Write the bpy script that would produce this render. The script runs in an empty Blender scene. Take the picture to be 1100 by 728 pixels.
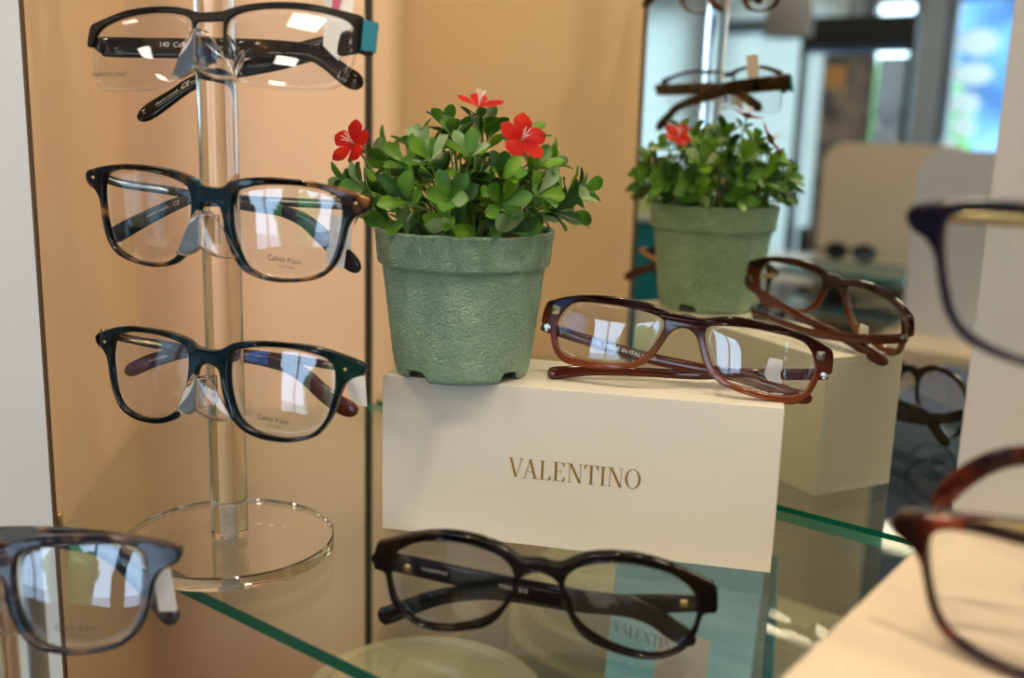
import bpy, bmesh, math, random
from mathutils import Vector, Matrix, noise
random.seed(7)
R = math.radians
scene = bpy.context.scene
col = scene.collection

# ------------------------------------------------------------------ helpers
def tag(o, label=None, cat=None, group=None, kind=None):
    if label: o['label'] = label
    if cat: o['category'] = cat
    if group: o['group'] = group
    if kind: o['kind'] = kind
    return o

def empty(name, loc=(0, 0, 0), rz=0.0, mat=None):
    o = bpy.data.objects.new(name, None)
    o.empty_display_size = 0.01
    col.objects.link(o)
    if mat is not None: o.matrix_world = mat
    else:
        o.location = loc; o.rotation_euler = (0, 0, rz)
    return o

def link(name, me, mat=None, parent=None, smooth=True, loc=None, rot=None):
    o = bpy.data.objects.new(name, me)
    col.objects.link(o)
    if mat is not None:
        if len(me.materials): me.materials.clear()
        for m in (mat if isinstance(mat, (list, tuple)) else [mat]): me.materials.append(m)
    if smooth is True:
        for p in me.polygons: p.use_smooth = True
    elif smooth:
        sharp(me, smooth)
    if parent: o.parent = parent
    if loc is not None: o.location = loc
    if rot is not None: o.rotation_euler = rot
    return o

def sharp(me, deg):
    for p in me.polygons: p.use_smooth = True
    try: me.set_sharp_from_angle(angle=R(deg))
    except Exception: pass

def from_bm(name, bm, mat, parent=None, smooth=True, **k):
    me = bpy.data.meshes.new(name)
    bmesh.ops.recalc_face_normals(bm, faces=bm.faces)
    bm.to_mesh(me); bm.free()
    return link(name, me, mat, parent, smooth, **k)

def box_bm(sx, sy, sz, c=(0, 0, 0), bevel=0.0, seg=2, bm=None, rot=None):
    b = bmesh.new()
    bmesh.ops.create_cube(b, size=1.0)
    for v in b.verts: v.co = Vector((v.co.x*sx, v.co.y*sy, v.co.z*sz))
    if bevel > 0:
        bmesh.ops.bevel(b, geom=list(b.edges), offset=bevel, segments=seg, profile=0.6, affect='EDGES')
    if rot: b.transform(rot)
    for v in b.verts: v.co += Vector(c)
    if bm is None: return b
    me = bpy.data.meshes.new('t'); b.to_mesh(me); b.free(); bm.from_mesh(me); bpy.data.meshes.remove(me)
    return bm

def lathe_bm(prof, seg=48, bm=None, c=(0, 0, 0), cap=True):
    bm = bm or bmesh.new()
    rings = []
    for r, z in prof:
        rings.append([bm.verts.new((c[0]+r*math.cos(2*math.pi*i/seg), c[1]+r*math.sin(2*math.pi*i/seg), c[2]+z)) for i in range(seg)])
    for a, b in zip(rings, rings[1:]):
        for i in range(seg): bm.faces.new((a[i], a[(i+1) % seg], b[(i+1) % seg], b[i]))
    if cap:
        bm.faces.new(rings[0][::-1]); bm.faces.new(rings[-1])
    return bm

def prism_bm(poly, h0, h1, bm=None):
    """vertical prism over a polygon of world x,y points"""
    bm = bm or bmesh.new()
    a = [bm.verts.new((x, y, h0)) for x, y in poly]; b = [bm.verts.new((x, y, h1)) for x, y in poly]
    n = len(poly)
    bm.faces.new(a[::-1]); bm.faces.new(b)
    for i in range(n): bm.faces.new((a[i], a[(i+1) % n], b[(i+1) % n], b[i]))
    return bm

def catmull(P, k=4, closed=False):
    n = len(P); out = []
    rng = range(n) if closed else range(n-1)
    for i in rng:
        if closed: p0, p1, p2, p3 = P[(i-1) % n], P[i], P[(i+1) % n], P[(i+2) % n]
        else: p0, p1, p2, p3 = P[max(i-1, 0)], P[i], P[i+1], P[min(i+2, n-1)]
        for j in range(k):
            t = j/k
            out.append(tuple(0.5*((2*b)+(-a+c)*t+(2*a-5*b+4*c-d)*t*t+(-a+3*b-3*c+d)*t**3) for a, b, c, d in zip(p0, p1, p2, p3)))
    if not closed: out.append(tuple(P[-1]))
    return out

def fill_mesh(loops, extrude, bevel, res=2):
    """2D outline with holes, given thickness and rounded edges: x, y in the plane, z is the thickness"""
    cu = bpy.data.curves.new('outline', 'CURVE'); cu.dimensions = '2D'; cu.fill_mode = 'BOTH'
    for L in loops:
        s = cu.splines.new('POLY'); s.points.add(len(L)-1)
        for p, q in zip(s.points, L): p.co = (q[0], q[1], 0, 1)
        s.use_cyclic_u = True
    cu.extrude = extrude; cu.bevel_depth = bevel; cu.bevel_resolution = res; cu.offset = -bevel
    o = bpy.data.objects.new('outline', cu); col.objects.link(o)
    dg = bpy.context.evaluated_depsgraph_get(); dg.update()
    me = bpy.data.meshes.new_from_object(o.evaluated_get(dg))
    bpy.data.objects.remove(o); bpy.data.curves.remove(cu)
    return me

def text_mesh(body, width, depth=0.00005, shear=0.0, spacing=1.0):
    cu = bpy.data.curves.new('txt', 'FONT'); cu.body = body; cu.align_x = 'CENTER'; cu.align_y = 'CENTER'
    cu.size = 1.0; cu.space_character = spacing; cu.shear = shear
    o = bpy.data.objects.new('txt', cu); col.objects.link(o)
    dg = bpy.context.evaluated_depsgraph_get(); dg.update()
    me = bpy.data.meshes.new_from_object(o.evaluated_get(dg))
    bpy.data.objects.remove(o); bpy.data.curves.remove(cu)
    xs = [v.co.x for v in me.vertices]; w = max(xs)-min(xs); s = width/w
    for v in me.vertices: v.co = Vector((v.co.x*s, v.co.y*s, 0))
    return me

# ------------------------------------------------------------------ materials
def mat(name, color=(0.5, 0.5, 0.5), rough=0.5, metal=0.0, spec=0.5, coat=0.0, trans=0.0, ior=1.45, sss=0.0, alpha=1.0):
    m = bpy.data.materials.new(name); m.use_nodes = True
    b = m.node_tree.nodes['Principled BSDF']
    b.inputs['Base Color'].default_value = (*color, 1)
    b.inputs['Roughness'].default_value = rough
    b.inputs['Metallic'].default_value = metal
    b.inputs['Specular IOR Level'].default_value = spec
    b.inputs['Coat Weight'].default_value = coat
    b.inputs['Coat Roughness'].default_value = 0.03
    b.inputs['Transmission Weight'].default_value = trans
    b.inputs['IOR'].default_value = ior
    b.inputs['Subsurface Weight'].default_value = sss
    b.inputs['Subsurface Scale'].default_value = 0.002
    return m

def N(m, t, **k):
    n = m.node_tree.nodes.new(t)
    for a, v in k.items(): setattr(n, a, v)
    return n
def L(m, a, b): m.node_tree.links.new(a, b)
def P(m): return m.node_tree.nodes['Principled BSDF']

def noisy(m, scale, stops, detail=3, rough=0.55, stretch=(1, 1, 1), bump=0.0, bscale=None, dist=0.001):
    tc = N(m, 'ShaderNodeTexCoord'); mp = N(m, 'ShaderNodeMapping'); mp.inputs['Scale'].default_value = stretch
    L(m, tc.outputs['Object'], mp.inputs['Vector'])
    no = N(m, 'ShaderNodeTexNoise'); no.inputs['Scale'].default_value = scale; no.inputs['Detail'].default_value = detail
    no.inputs['Roughness'].default_value = rough
    L(m, mp.outputs[0], no.inputs['Vector'])
    cr = N(m, 'ShaderNodeValToRGB')
    while len(cr.color_ramp.elements) < len(stops): cr.color_ramp.elements.new(0.5)
    for e, (p, c) in zip(cr.color_ramp.elements, stops): e.position = p; e.color = (*c, 1)
    L(m, no.outputs['Fac'], cr.inputs['Fac']); L(m, cr.outputs['Color'], P(m).inputs['Base Color'])
    if bump:
        n2 = N(m, 'ShaderNodeTexNoise'); n2.inputs['Scale'].default_value = bscale or scale*4; n2.inputs['Detail'].default_value = 4
        L(m, tc.outputs['Object'], n2.inputs['Vector'])
        bp = N(m, 'ShaderNodeBump'); bp.inputs['Strength'].default_value = bump; bp.inputs['Distance'].default_value = dist
        L(m, n2.outputs['Fac'], bp.inputs['Height']); L(m, bp.outputs['Normal'], P(m).inputs['Normal'])
    return m

def emis(name, color, strength):
    m = bpy.data.materials.new(name); m.use_nodes = True; nt = m.node_tree; nt.nodes.clear()
    e = nt.nodes.new('ShaderNodeEmission'); e.inputs[0].default_value = (*color, 1); e.inputs[1].default_value = strength
    o = nt.nodes.new('ShaderNodeOutputMaterial'); nt.links.new(e.outputs[0], o.inputs[0])
    return m

def thin(name, tint=(1, 1, 1), ior=1.5, gcol=(1, 1, 1), boost=1.0, diff=None):
    """thin clear sheet: lets light straight through and reflects by the Fresnel law"""
    m = bpy.data.materials.new(name); m.use_nodes = True; nt = m.node_tree; nt.nodes.clear()
    tr = nt.nodes.new('ShaderNodeBsdfTransparent'); tr.inputs[0].default_value = (*tint, 1)
    gl = nt.nodes.new('ShaderNodeBsdfGlossy'); gl.inputs['Color'].default_value = (*gcol, 1); gl.inputs['Roughness'].default_value = 0.0
    ge = nt.nodes.new('ShaderNodeNewGeometry'); dt = nt.nodes.new('ShaderNodeVectorMath'); dt.operation = 'DOT_PRODUCT'
    nt.links.new(ge.outputs['Normal'], dt.inputs[0]); nt.links.new(ge.outputs['Incoming'], dt.inputs[1])
    ab = nt.nodes.new('ShaderNodeMath'); ab.operation = 'ABSOLUTE'; nt.links.new(dt.outputs['Value'], ab.inputs[0])
    iv = nt.nodes.new('ShaderNodeMath'); iv.operation = 'SUBTRACT'; iv.inputs[0].default_value = 1; nt.links.new(ab.outputs[0], iv.inputs[1])
    pw = nt.nodes.new('ShaderNodeMath'); pw.operation = 'POWER'; pw.inputs[1].default_value = 5; nt.links.new(iv.outputs[0], pw.inputs[0])
    f0 = ((ior-1)/(ior+1))**2
    fr = nt.nodes.new('ShaderNodeMath'); fr.operation = 'MULTIPLY_ADD'; fr.inputs[1].default_value = 1-f0; fr.inputs[2].default_value = f0; nt.links.new(pw.outputs[0], fr.inputs[0])
    mu = nt.nodes.new('ShaderNodeMath'); mu.operation = 'MULTIPLY'; mu.inputs[1].default_value = boost; mu.use_clamp = True
    mx = nt.nodes.new('ShaderNodeMixShader'); out = nt.nodes.new('ShaderNodeOutputMaterial')
    nt.links.new(fr.outputs[0], mu.inputs[0]); nt.links.new(mu.outputs[0], mx.inputs[0])
    nt.links.new(tr.outputs[0], mx.inputs[1]); nt.links.new(gl.outputs[0], mx.inputs[2])
    last = mx
    if diff:
        d = nt.nodes.new('ShaderNodeBsdfDiffuse'); d.inputs[0].default_value = (*diff[0], 1)
        m2 = nt.nodes.new('ShaderNodeMixShader'); m2.inputs[0].default_value = diff[1]
        nt.links.new(mx.outputs[0], m2.inputs[1]); nt.links.new(d.outputs[0], m2.inputs[2]); last = m2
    nt.links.new(last.outputs[0], out.inputs[0])
    return m

def glass(name, color=(1, 1, 1), ior=1.49, rough=0.0):
    m = bpy.data.materials.new(name); m.use_nodes = True; nt = m.node_tree; nt.nodes.clear()
    g = nt.nodes.new('ShaderNodeBsdfGlass'); g.inputs['Color'].default_value = (*color, 1); g.inputs['IOR'].default_value = ior; g.inputs['Roughness'].default_value = rough
    o = nt.nodes.new('ShaderNodeOutputMaterial'); nt.links.new(g.outputs[0], o.inputs[0])
    return m
EXPO, SKY, SPOT_W, FSTOP, LAMP = 0.25, 5.5, 8.0, 4.5, 11.5
RT0, RC1 = -.108, .456
BAKE = {"G1":{"T":[-0.1424,0.491,0.2533],"A":[[0.9555,0.2911,0.0471],[-0.2935,0.9237,0.2461],[0.0281,-0.249,0.9681]],"out":[[0.3,12.4],[6.4,12.7],[12.1,14.4],[20.6,15.9],[30.7,16.7],[40.6,16.7],[50.3,16.1],[59.9,14.4],[67.7,12.8],[72.4,11.3],[73.6,6.4],[73.6,1.6],[71.3,0.9],[70.0,1.8],[68.5,6.1],[64.6,9.5],[57.6,11.7],[48.0,13.4],[37.3,14.0],[27.3,13.8],[17.1,12.4],[11.1,10.0],[9.1,7.4],[8.9,2.9],[9.8,-3.2],[11.8,-7.2],[11.0,-7.7],[8.6,-3.2],[7.6,3.0],[7.2,7.6],[5.4,8.3],[0.7,8.3]],"inn":[[9.1,7.8],[11.6,10.2],[17.1,12.4],[27.3,13.8],[37.3,14.0],[48.0,13.4],[57.6,11.7],[64.6,9.5],[68.5,6.1],[69.7,0.9],[69.4,-4.3],[67.9,-10.4],[65.1,-17.5],[60.3,-20.8],[51.0,-21.9],[40.5,-22.2],[33.3,-22.0],[24.0,-21.0],[17.3,-19.1],[13.3,-12.9],[10.3,-5.0],[8.9,2.1]],"te":{"L":[[-72.5,14.0,3.3,9.0],[-68.9,19.0,4.2,10.0],[-45.5,23.0,4.6,10.0],[-22.2,26.0,4.9,10.0],[2.3,28.0,5.1,9.5],[21.0,28.0,4.0,9.0],[32.5,28.0,3.1,8.0],[40.5,28.0,1.2,8.0],[48.7,28.0,-3.8,8.0],[57.4,28.0,-9.7,9.0],[64.9,28.0,-13.3,8.5]],"R":[[78.7,8.0,2.7,13.0],[65.7,18.0,3.9,12.0],[34.7,31.0,4.3,11.0],[17.9,34.0,1.3,10.0],[0.4,34.0,-2.6,8.0],[-13.3,34.0,-5.1,7.0],[-29.8,34.0,-9.6,7.0],[-39.9,34.0,-15.6,7.0],[-50.6,34.0,-22.1,8.5],[-59.9,34.0,-27.6,8.0]]}},"G2":{"T":[-0.1431,0.4905,0.1724],"A":[[0.9642,0.261,0.0467],[-0.2618,0.9651,0.0106],[-0.0423,-0.0225,0.9989]],"out":[[1.7,14.2],[5.6,14.8],[9.9,17.8],[17.1,19.8],[27.5,21.1],[37.6,21.3],[47.5,21.0],[57.3,19.8],[65.2,18.3],[71.3,16.6],[74.7,15.5],[75.9,13.4],[75.4,10.6],[73.4,8.4],[69.2,6.3],[66.3,2.1],[65.2,-2.5],[64.1,-7.9],[62.2,-14.4],[58.9,-19.6],[54.6,-23.3],[48.4,-25.5],[40.2,-26.8],[31.8,-27.1],[23.2,-25.7],[17.3,-23.1],[12.8,-18.0],[9.7,-12.0],[7.5,-5.9],[6.7,-0.5],[5.4,3.9],[3.8,6.4],[1.8,7.2]],"inn":[[13.0,13.3],[17.2,15.4],[26.7,17.5],[36.8,18.3],[46.7,18.3],[54.7,17.4],[60.1,15.5],[62.8,12.8],[63.7,8.0],[63.4,1.8],[62.5,-4.5],[61.0,-10.9],[58.8,-16.5],[54.9,-20.6],[48.3,-23.5],[40.1,-25.1],[31.7,-25.1],[24.1,-23.5],[19.2,-21.0],[15.7,-15.9],[13.1,-9.8],[11.1,-2.8],[10.5,4.3],[11.1,10.2]],"te":{"L":[[-74.6,14.0,13.6,4.5],[-62.7,19.0,9.9,4.5],[-43.5,23.0,8.6,4.5],[-30.1,26.0,7.4,4.5],[2.1,28.0,4.2,5.0],[20.0,28.0,3.6,5.5],[33.2,28.0,0.3,7.0],[42.9,28.0,-6.1,8.0],[55.7,28.0,-15.3,9.0],[63.9,28.0,-21.7,8.0]],"R":[[73.0,14.0,11.0,4.5],[52.1,27.0,9.3,4.5],[18.3,33.0,7.5,4.5],[-1.8,34.0,6.6,4.5],[-27.6,34.0,5.4,5.0],[-38.3,34.0,2.1,6.0],[-48.6,34.0,-2.7,7.0],[-61.7,34.0,-9.7,8.0],[-73.4,34.0,-16.4,9.0],[-80.1,34.0,-20.7,8.0]]}},"G3":{"T":[-0.1463,0.4889,0.0942],"A":[[0.9317,0.362,0.0305],[-0.3631,0.9247,0.1142],[0.0131,-0.1174,0.993]],"out":[[3.2,14.3],[7.5,15.4],[12.8,18.4],[20.1,20.2],[30.2,21.3],[41.0,21.4],[51.5,21.2],[60.9,19.9],[69.1,17.8],[75.4,15.8],[79.5,13.8],[80.0,11.6],[78.0,8.7],[74.1,7.1],[70.6,4.1],[68.6,-0.2],[66.6,-7.6],[64.2,-13.3],[60.7,-18.7],[56.2,-22.8],[49.7,-25.1],[42.1,-26.3],[32.2,-26.1],[23.9,-24.2],[17.5,-20.7],[13.1,-15.6],[10.1,-9.4],[8.3,-3.9],[7.2,1.6],[5.5,5.6],[2.3,7.8]],"inn":[[14.0,14.8],[19.2,16.6],[28.3,18.2],[38.2,18.7],[47.9,18.4],[56.4,17.0],[62.0,15.2],[65.3,11.8],[66.2,6.9],[66.1,0.5],[64.7,-5.9],[63.0,-12.0],[59.7,-17.4],[55.2,-21.0],[48.7,-23.0],[41.0,-24.0],[32.1,-23.3],[24.9,-21.3],[19.0,-17.8],[15.6,-12.5],[13.2,-6.2],[11.9,0.2],[11.6,6.7],[12.2,11.4]],"te":{"L":[[-80.3,14.0,14.4,4.5],[-60.4,19.0,11.8,4.5],[-49.3,23.0,10.6,5.0],[-34.4,26.0,9.3,5.0],[0.6,28.0,7.9,5.0],[15.8,28.0,7.2,6.0],[27.4,28.0,5.6,7.0],[37.4,28.0,1.4,8.0],[47.9,28.0,-5.6,8.5],[58.2,28.0,-10.3,9.0],[66.6,28.0,-12.1,8.0]],"R":[[78.5,14.0,10.7,4.5],[67.4,23.0,9.6,4.5],[49.9,27.0,9.5,4.5],[18.4,33.0,9.4,4.5],[-3.8,34.0,9.1,5.0],[-30.6,34.0,7.8,5.0],[-41.9,34.0,6.2,6.0],[-52.2,34.0,3.5,7.0],[-64.4,34.0,-0.7,8.0],[-74.2,34.0,-5.2,8.0],[-81.1,34.0,-8.5,7.0]]}},"G5":{"T":[0.0859,0.5141,0.1096],"A":[[0.9681,0.217,0.1253],[-0.2296,0.9685,0.0964],[-0.1004,-0.1221,0.9874]],"out":[[-3.9,16.9],[-0.3,17.2],[6.2,16.5],[12.2,17.8],[19.1,19.4],[27.0,20.1],[35.9,20.0],[45.7,19.2],[54.8,17.7],[63.2,15.4],[70.0,12.5],[73.1,10.8],[74.5,5.8],[74.7,-0.2],[72.5,-0.8],[70.2,-0.4],[69.2,-3.3],[68.0,-8.1],[65.8,-13.1],[62.1,-17.2],[57.1,-19.1],[49.1,-19.0],[38.2,-18.1],[29.0,-16.5],[21.4,-14.1],[15.8,-10.5],[12.3,-5.6],[9.4,0.4],[7.2,5.5],[4.9,8.3],[2.1,9.8],[0.0,10.1]],"inn":[[11.4,12.5],[15.6,14.1],[23.4,15.1],[34.0,15.6],[42.9,15.2],[51.9,14.5],[58.4,12.8],[62.6,9.3],[64.9,5.2],[65.9,1.7],[65.9,-2.9],[64.8,-7.7],[62.9,-11.7],[58.9,-14.0],[52.0,-15.3],[42.2,-15.3],[32.1,-14.1],[24.6,-12.2],[19.6,-8.9],[16.2,-4.9],[13.5,0.2],[11.3,5.3],[10.4,9.3]],"te":{"L":[[-74.5,12.0,-2.1,6.0],[-66.7,16.0,-4.0,6.0],[-53.8,17.0,-5.9,6.0],[-35.9,18.0,-8.2,6.0],[-22.2,19.0,-9.7,6.0],[-8.7,20.0,-10.6,6.0],[9.0,21.0,-11.0,6.0],[24.1,22.0,-11.3,6.0],[37.3,22.0,-12.3,6.5],[48.6,22.0,-14.1,7.0],[59.4,22.0,-16.0,7.5],[68.9,22.0,-16.7,7.0]],"R":[[72.9,12.0,-1.5,6.0],[63.1,18.0,-4.0,6.0],[45.7,24.0,-8.0,6.0],[23.1,27.0,-12.0,6.0],[9.0,26.0,-15.0,5.5],[-4.5,24.5,-16.9,5.0],[-16.6,22.5,-18.2,5.0],[-38.4,18.5,-21.0,5.0],[-50.8,15.5,-22.9,6.0],[-62.0,12.5,-25.7,7.0],[-67.6,11.0,-27.1,7.0]]}},"G6":{"T":[0.0142,0.3994,0.0276],"A":[[0.9872,0.1588,0.0117],[-0.1561,0.9798,-0.1253],[-0.0314,0.1219,0.992]],"out":[[1.3,19.2],[4.5,18.3],[8.4,18.4],[12.9,21.1],[18.2,23.7],[24.3,25.1],[30.4,25.6],[38.1,25.3],[45.9,23.6],[53.8,20.9],[61.9,17.0],[68.4,13.6],[71.7,11.6],[73.0,5.2],[73.1,-0.5],[69.9,-1.0],[67.6,-2.1],[66.6,-7.7],[64.9,-14.2],[61.4,-18.9],[56.9,-21.8],[51.5,-23.6],[44.3,-23.7],[36.3,-22.2],[28.1,-19.5],[21.5,-16.4],[16.4,-11.3],[12.9,-5.2],[10.2,0.9],[8.6,7.1],[6.8,10.5],[4.0,12.4],[-2.0,13.5]],"inn":[[12.2,14.3],[15.5,17.4],[20.8,19.7],[28.4,21.0],[36.1,21.2],[43.9,20.1],[51.8,17.7],[58.3,13.8],[62.7,8.9],[64.6,3.4],[65.0,-3.0],[64.0,-9.5],[61.4,-15.6],[57.5,-19.7],[52.9,-21.7],[47.4,-22.1],[40.1,-21.0],[32.0,-18.3],[25.4,-15.1],[19.6,-11.0],[15.3,-5.9],[12.2,0.2],[10.6,6.4],[10.8,11.0]],"te":{"L":[[-73.7,12.0,3.4,8.0],[-66.5,16.0,-1.2,9.0],[-46.2,17.0,-4.0,9.5],[-26.3,18.0,-6.5,10.0],[-11.8,18.0,-8.1,10.5],[0.9,18.0,-9.0,11.0],[15.2,18.0,-10.2,11.0],[26.8,18.0,-9.8,10.5],[38.0,18.0,-10.0,10.0],[48.2,18.0,-13.1,9.0],[57.0,18.0,-18.7,9.0],[66.2,18.0,-23.4,9.0]],"R":[[69.2,12.0,0.9,8.0],[61.3,18.0,-4.6,8.0],[50.5,22.0,-8.8,9.0],[35.5,24.0,-12.9,10.0],[14.8,24.0,-14.5,10.5],[0.4,23.5,-14.0,10.0],[-12.3,22.0,-13.0,9.0],[-26.5,20.0,-12.9,8.0],[-45.9,17.0,-16.8,7.5],[-58.2,14.5,-21.8,8.0],[-67.6,12.5,-26.2,8.5],[-72.1,12.0,-28.1,9.0]]}},"G4":{"T":[-0.2074,0.3881,0.0321],"A":[[0.9919,0.1244,-0.0262],[-0.1173,0.9747,0.1904],[0.0492,-0.1858,0.9814]]},"G8":{"T":[0.1815,0.2632,0.0885],"A":[[0.8265,0.5491,-0.1236],[-0.5621,0.817,-0.129],[0.0301,0.1761,0.9839]]},"G7":{"T":[0.1753,0.2677,0.1812],"A":[[0.7891,0.6019,-0.1226],[-0.6141,0.7683,-0.1806],[-0.0146,0.2178,0.9759]]}}

# ------------------------------------------------------------------ frame of the display: T runs along the mirror, Nn points into it
MA = 0.91413; MD = 0.56273
Tv = Vector((math.sin(MA), -math.cos(MA), 0)); Nv = Vector((math.cos(MA), math.sin(MA), 0))
RT = math.atan2(Tv.y, Tv.x)                      # turn of the display about the upright
def E(t, c, z=0.0): return Tv*t + Nv*c + Vector((0, 0, z))
def Exy(t, c): v = E(t, c); return (v.x, v.y)
def ebox(name, t0, t1, c0, c1, z0, z1, m, parent=None, bevel=0.0, smooth=False):
    """box lined up with the display frame"""
    bm = box_bm(t1-t0, c1-c0, z1-z0, bevel=bevel)
    o = from_bm(name, bm, m, None, smooth)
    M = Matrix.Translation(E((t0+t1)/2, (c0+c1)/2, (z0+z1)/2)) @ Matrix.Rotation(RT, 4, 'Z')
    if parent: o.parent = parent; o.matrix_world = M
    else: o.matrix_world = M
    return o
CAM_H = 0.222

# ------------------------------------------------------------------ room materials
m_panel = noisy(mat('beige laminate', (0.70, 0.50, 0.34), rough=0.42), 5, [(0.3, (0.80, 0.56, 0.355)), (0.7, (0.84, 0.595, 0.385))], bump=0.03, bscale=60, dist=0.001)
m_back = noisy(mat('pink beige laminate', (0.72, 0.51, 0.38), rough=0.45), 4, [(0.3, (0.83, 0.595, 0.44)), (0.7, (0.87, 0.63, 0.47))], bump=0.03, bscale=60, dist=0.001)
m_post = mat('white trim', (0.66, 0.70, 0.74), rough=0.4)  # bluish: daylight on the post is put into the white
m_dark = mat('dark joint', (0.03, 0.028, 0.022), rough=0.5)
m_floor = noisy(mat('shop floor', (0.25, 0.2, 0.15), rough=0.35), 3, [(0.3, (0.16, 0.12, 0.085)), (0.7, (0.26, 0.20, 0.14))])
m_wall = noisy(mat('room wall paint', (0.4, 0.4, 0.4), rough=0.8), 2, [(0.3, (0.30, 0.37, 0.46)), (0.7, (0.35, 0.42, 0.51))])
m_ceil = noisy(mat('ceiling tile', (0.8, 0.78, 0.74), rough=0.9), 20, [(0.3, (0.42, 0.42, 0.42)), (0.7, (0.48, 0.48, 0.48))])
m_white = noisy(mat('white board painted shade', (0.5, 0.48, 0.44), rough=0.5), 6, [(0.3, (0.43, 0.415, 0.385)), (0.7, (0.47, 0.455, 0.42))])  # white board; shade of its turned-away face is put into the grey
m_cream = noisy(mat('cream riser paint', (0.80, 0.70, 0.55), rough=0.5), 7, [(0.3, (0.66, 0.54, 0.39)), (0.7, (0.72, 0.60, 0.45))])
m_deck = noisy(mat('olive brown deck', (0.2, 0.16, 0.1), rough=0.3), 6, [(0.3, (0.17, 0.135, 0.075)), (0.7, (0.24, 0.19, 0.11))])
m_alu = mat('window aluminium', (0.16, 0.2, 0.26), rough=0.4, metal=0.3)
m_pane = thin('window pane', (0.97, 0.99, 1.0), 1.45)
m_black = mat('satin black', (0.015, 0.015, 0.018), rough=0.35)
m_steel = mat('brushed steel', (0.6, 0.6, 0.58), rough=0.25, metal=1.0)

# ------------------------------------------------------------------ the room shell
ZF, ZC = -1.2, 1.5
C0, C1, T0, T1 = -4.0, 0.75, -3.9, 4.2
def struct(o): o['kind'] = 'structure'; return o
struct(ebox('floor', T0-.1, T1+.1, C0-.1, C1+.1, ZF-.05, ZF, m_floor))
struct(ebox('ceiling', T0-.1, T1+.1, C0-.1, C1+.1, ZC, ZC+.05, m_ceil))
struct(ebox('wall_left', T0-.1, T0, C0, C1, ZF, ZC, m_wall))
struct(ebox('wall_right', T1, T1+.1, C0, C1, ZF, ZC, m_wall))
struct(ebox('wall_back', T0, T1, C1, C1+.1, ZF, ZC, m_wall))
# shop front: piers and lintels round the windows, one object
bm = bmesh.new()
wins = [(-3.65, -2.78), (-2.62, -1.98), (-1.88, -1.60), (-1.50, -0.75), (-0.55, 0.35), (0.6, 1.7), (1.95, 3.05)]
ZS, ZH = -0.55, 0.86
edges = [T0] + [x for w in wins for x in w] + [T1]
for i in range(0, len(edges), 2):
    box_bm(edges[i+1]-edges[i], .12, ZC-ZF, ((edges[i]+edges[i+1])/2, 0, (ZC+ZF)/2), bm=bm)
for a, b in wins:
    box_bm(b-a, .12, ZS-ZF, ((a+b)/2, 0, (ZS+ZF)/2), bm=bm); box_bm(b-a, .12, ZC-ZH, ((a+b)/2, 0, (ZC+ZH)/2), bm=bm)
o = from_bm('wall_front', bm, m_wall, smooth=False); o.matrix_world = Matrix.Translation(E(0, C0-.06)) @ Matrix.Rotation(RT, 4, 'Z'); struct(o)
for i, (a, b) in enumerate(wins):
    bm = bmesh.new(); w = b-a; h = ZH-ZS
    for s in (-1, 1): box_bm(.05, .06, h, (s*(w/2-.025), 0, 0), bm=bm); box_bm(w-.1, .06, .05, (0, 0, s*(h/2-.025)), bm=bm)
    if i in (0, 1, 4, 5, 6): box_bm(.035, .05, h-.1, (0, 0, 0), bm=bm)
    o = from_bm('window_%d' % (i+1), bm, m_alu, smooth=False)
    o.matrix_world = Matrix.Translation(E((a+b)/2, C0-.06, (ZS+ZH)/2)) @ Matrix.Rotation(RT, 4, 'Z'); struct(o)
    p = from_bm('window_pane', box_bm(w-.1, .006, h-.1, (0, 0.0, 0)), m_pane, o, smooth=False)

# outside: pavement, hedges and a car-white wall seen as soft blobs through the glass
m_street = noisy(mat('blue street front', (.1, .2, .4), rough=.7), 1.6, [(0.35, (.03, .09, .22)), (0.55, (.10, .24, .50)), (0.7, (.3, .5, .8))])
m_pave = mat('pale pavement', (0.55, 0.56, 0.58), rough=0.8)
struct(ebox('ground', -9, 9, -14, C0-.13, ZF-.1, ZF-.05, m_pave))
m_hedge = noisy(mat('hedge leaves', (0.1, 0.3, 0.08), rough=0.7), 9, [(0.35, (0.03, 0.12, 0.03)), (0.55, (0.12, 0.38, 0.10)), (0.75, (0.35, 0.62, 0.3))])
o = ebox('street_front', -2.9, -1.2, -8.3, -8.2, ZF-.05, 1.9, m_street); tag(o, 'blue shop front across the street, seen through the right-hand window in the mirror', 'shop front')
def shrub(t, c, r, h, label):
    bm = bmesh.new(); bmesh.ops.create_icosphere(bm, subdivisions=4, radius=1)
    for v in bm.verts:
        d = v.co.normalized(); k = 1+.22*noise.noise(d*3+Vector((t, c, 0)))+.08*noise.noise(d*9)
        v.co = Vector((d.x*r*k, d.y*r*k, (d.z*.5+.5)*h*k))
    o = from_bm('street_shrub', bm, m_hedge, loc=E(t, c, ZF-.05)); tag(o, label, 'shrub')
    return o
shrub(-2.75, -6.4, .35, 1.9, 'green shrub outside, seen in the mirror left of the dark display case')
shrub(-2.02, -6.2, .15, 1.75, 'green shrub outside, seen in the mirror right of the dark display case')
shrub(1.4, -7.0, .9, 2.1, 'green shrub on the street behind the photographer')

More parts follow.
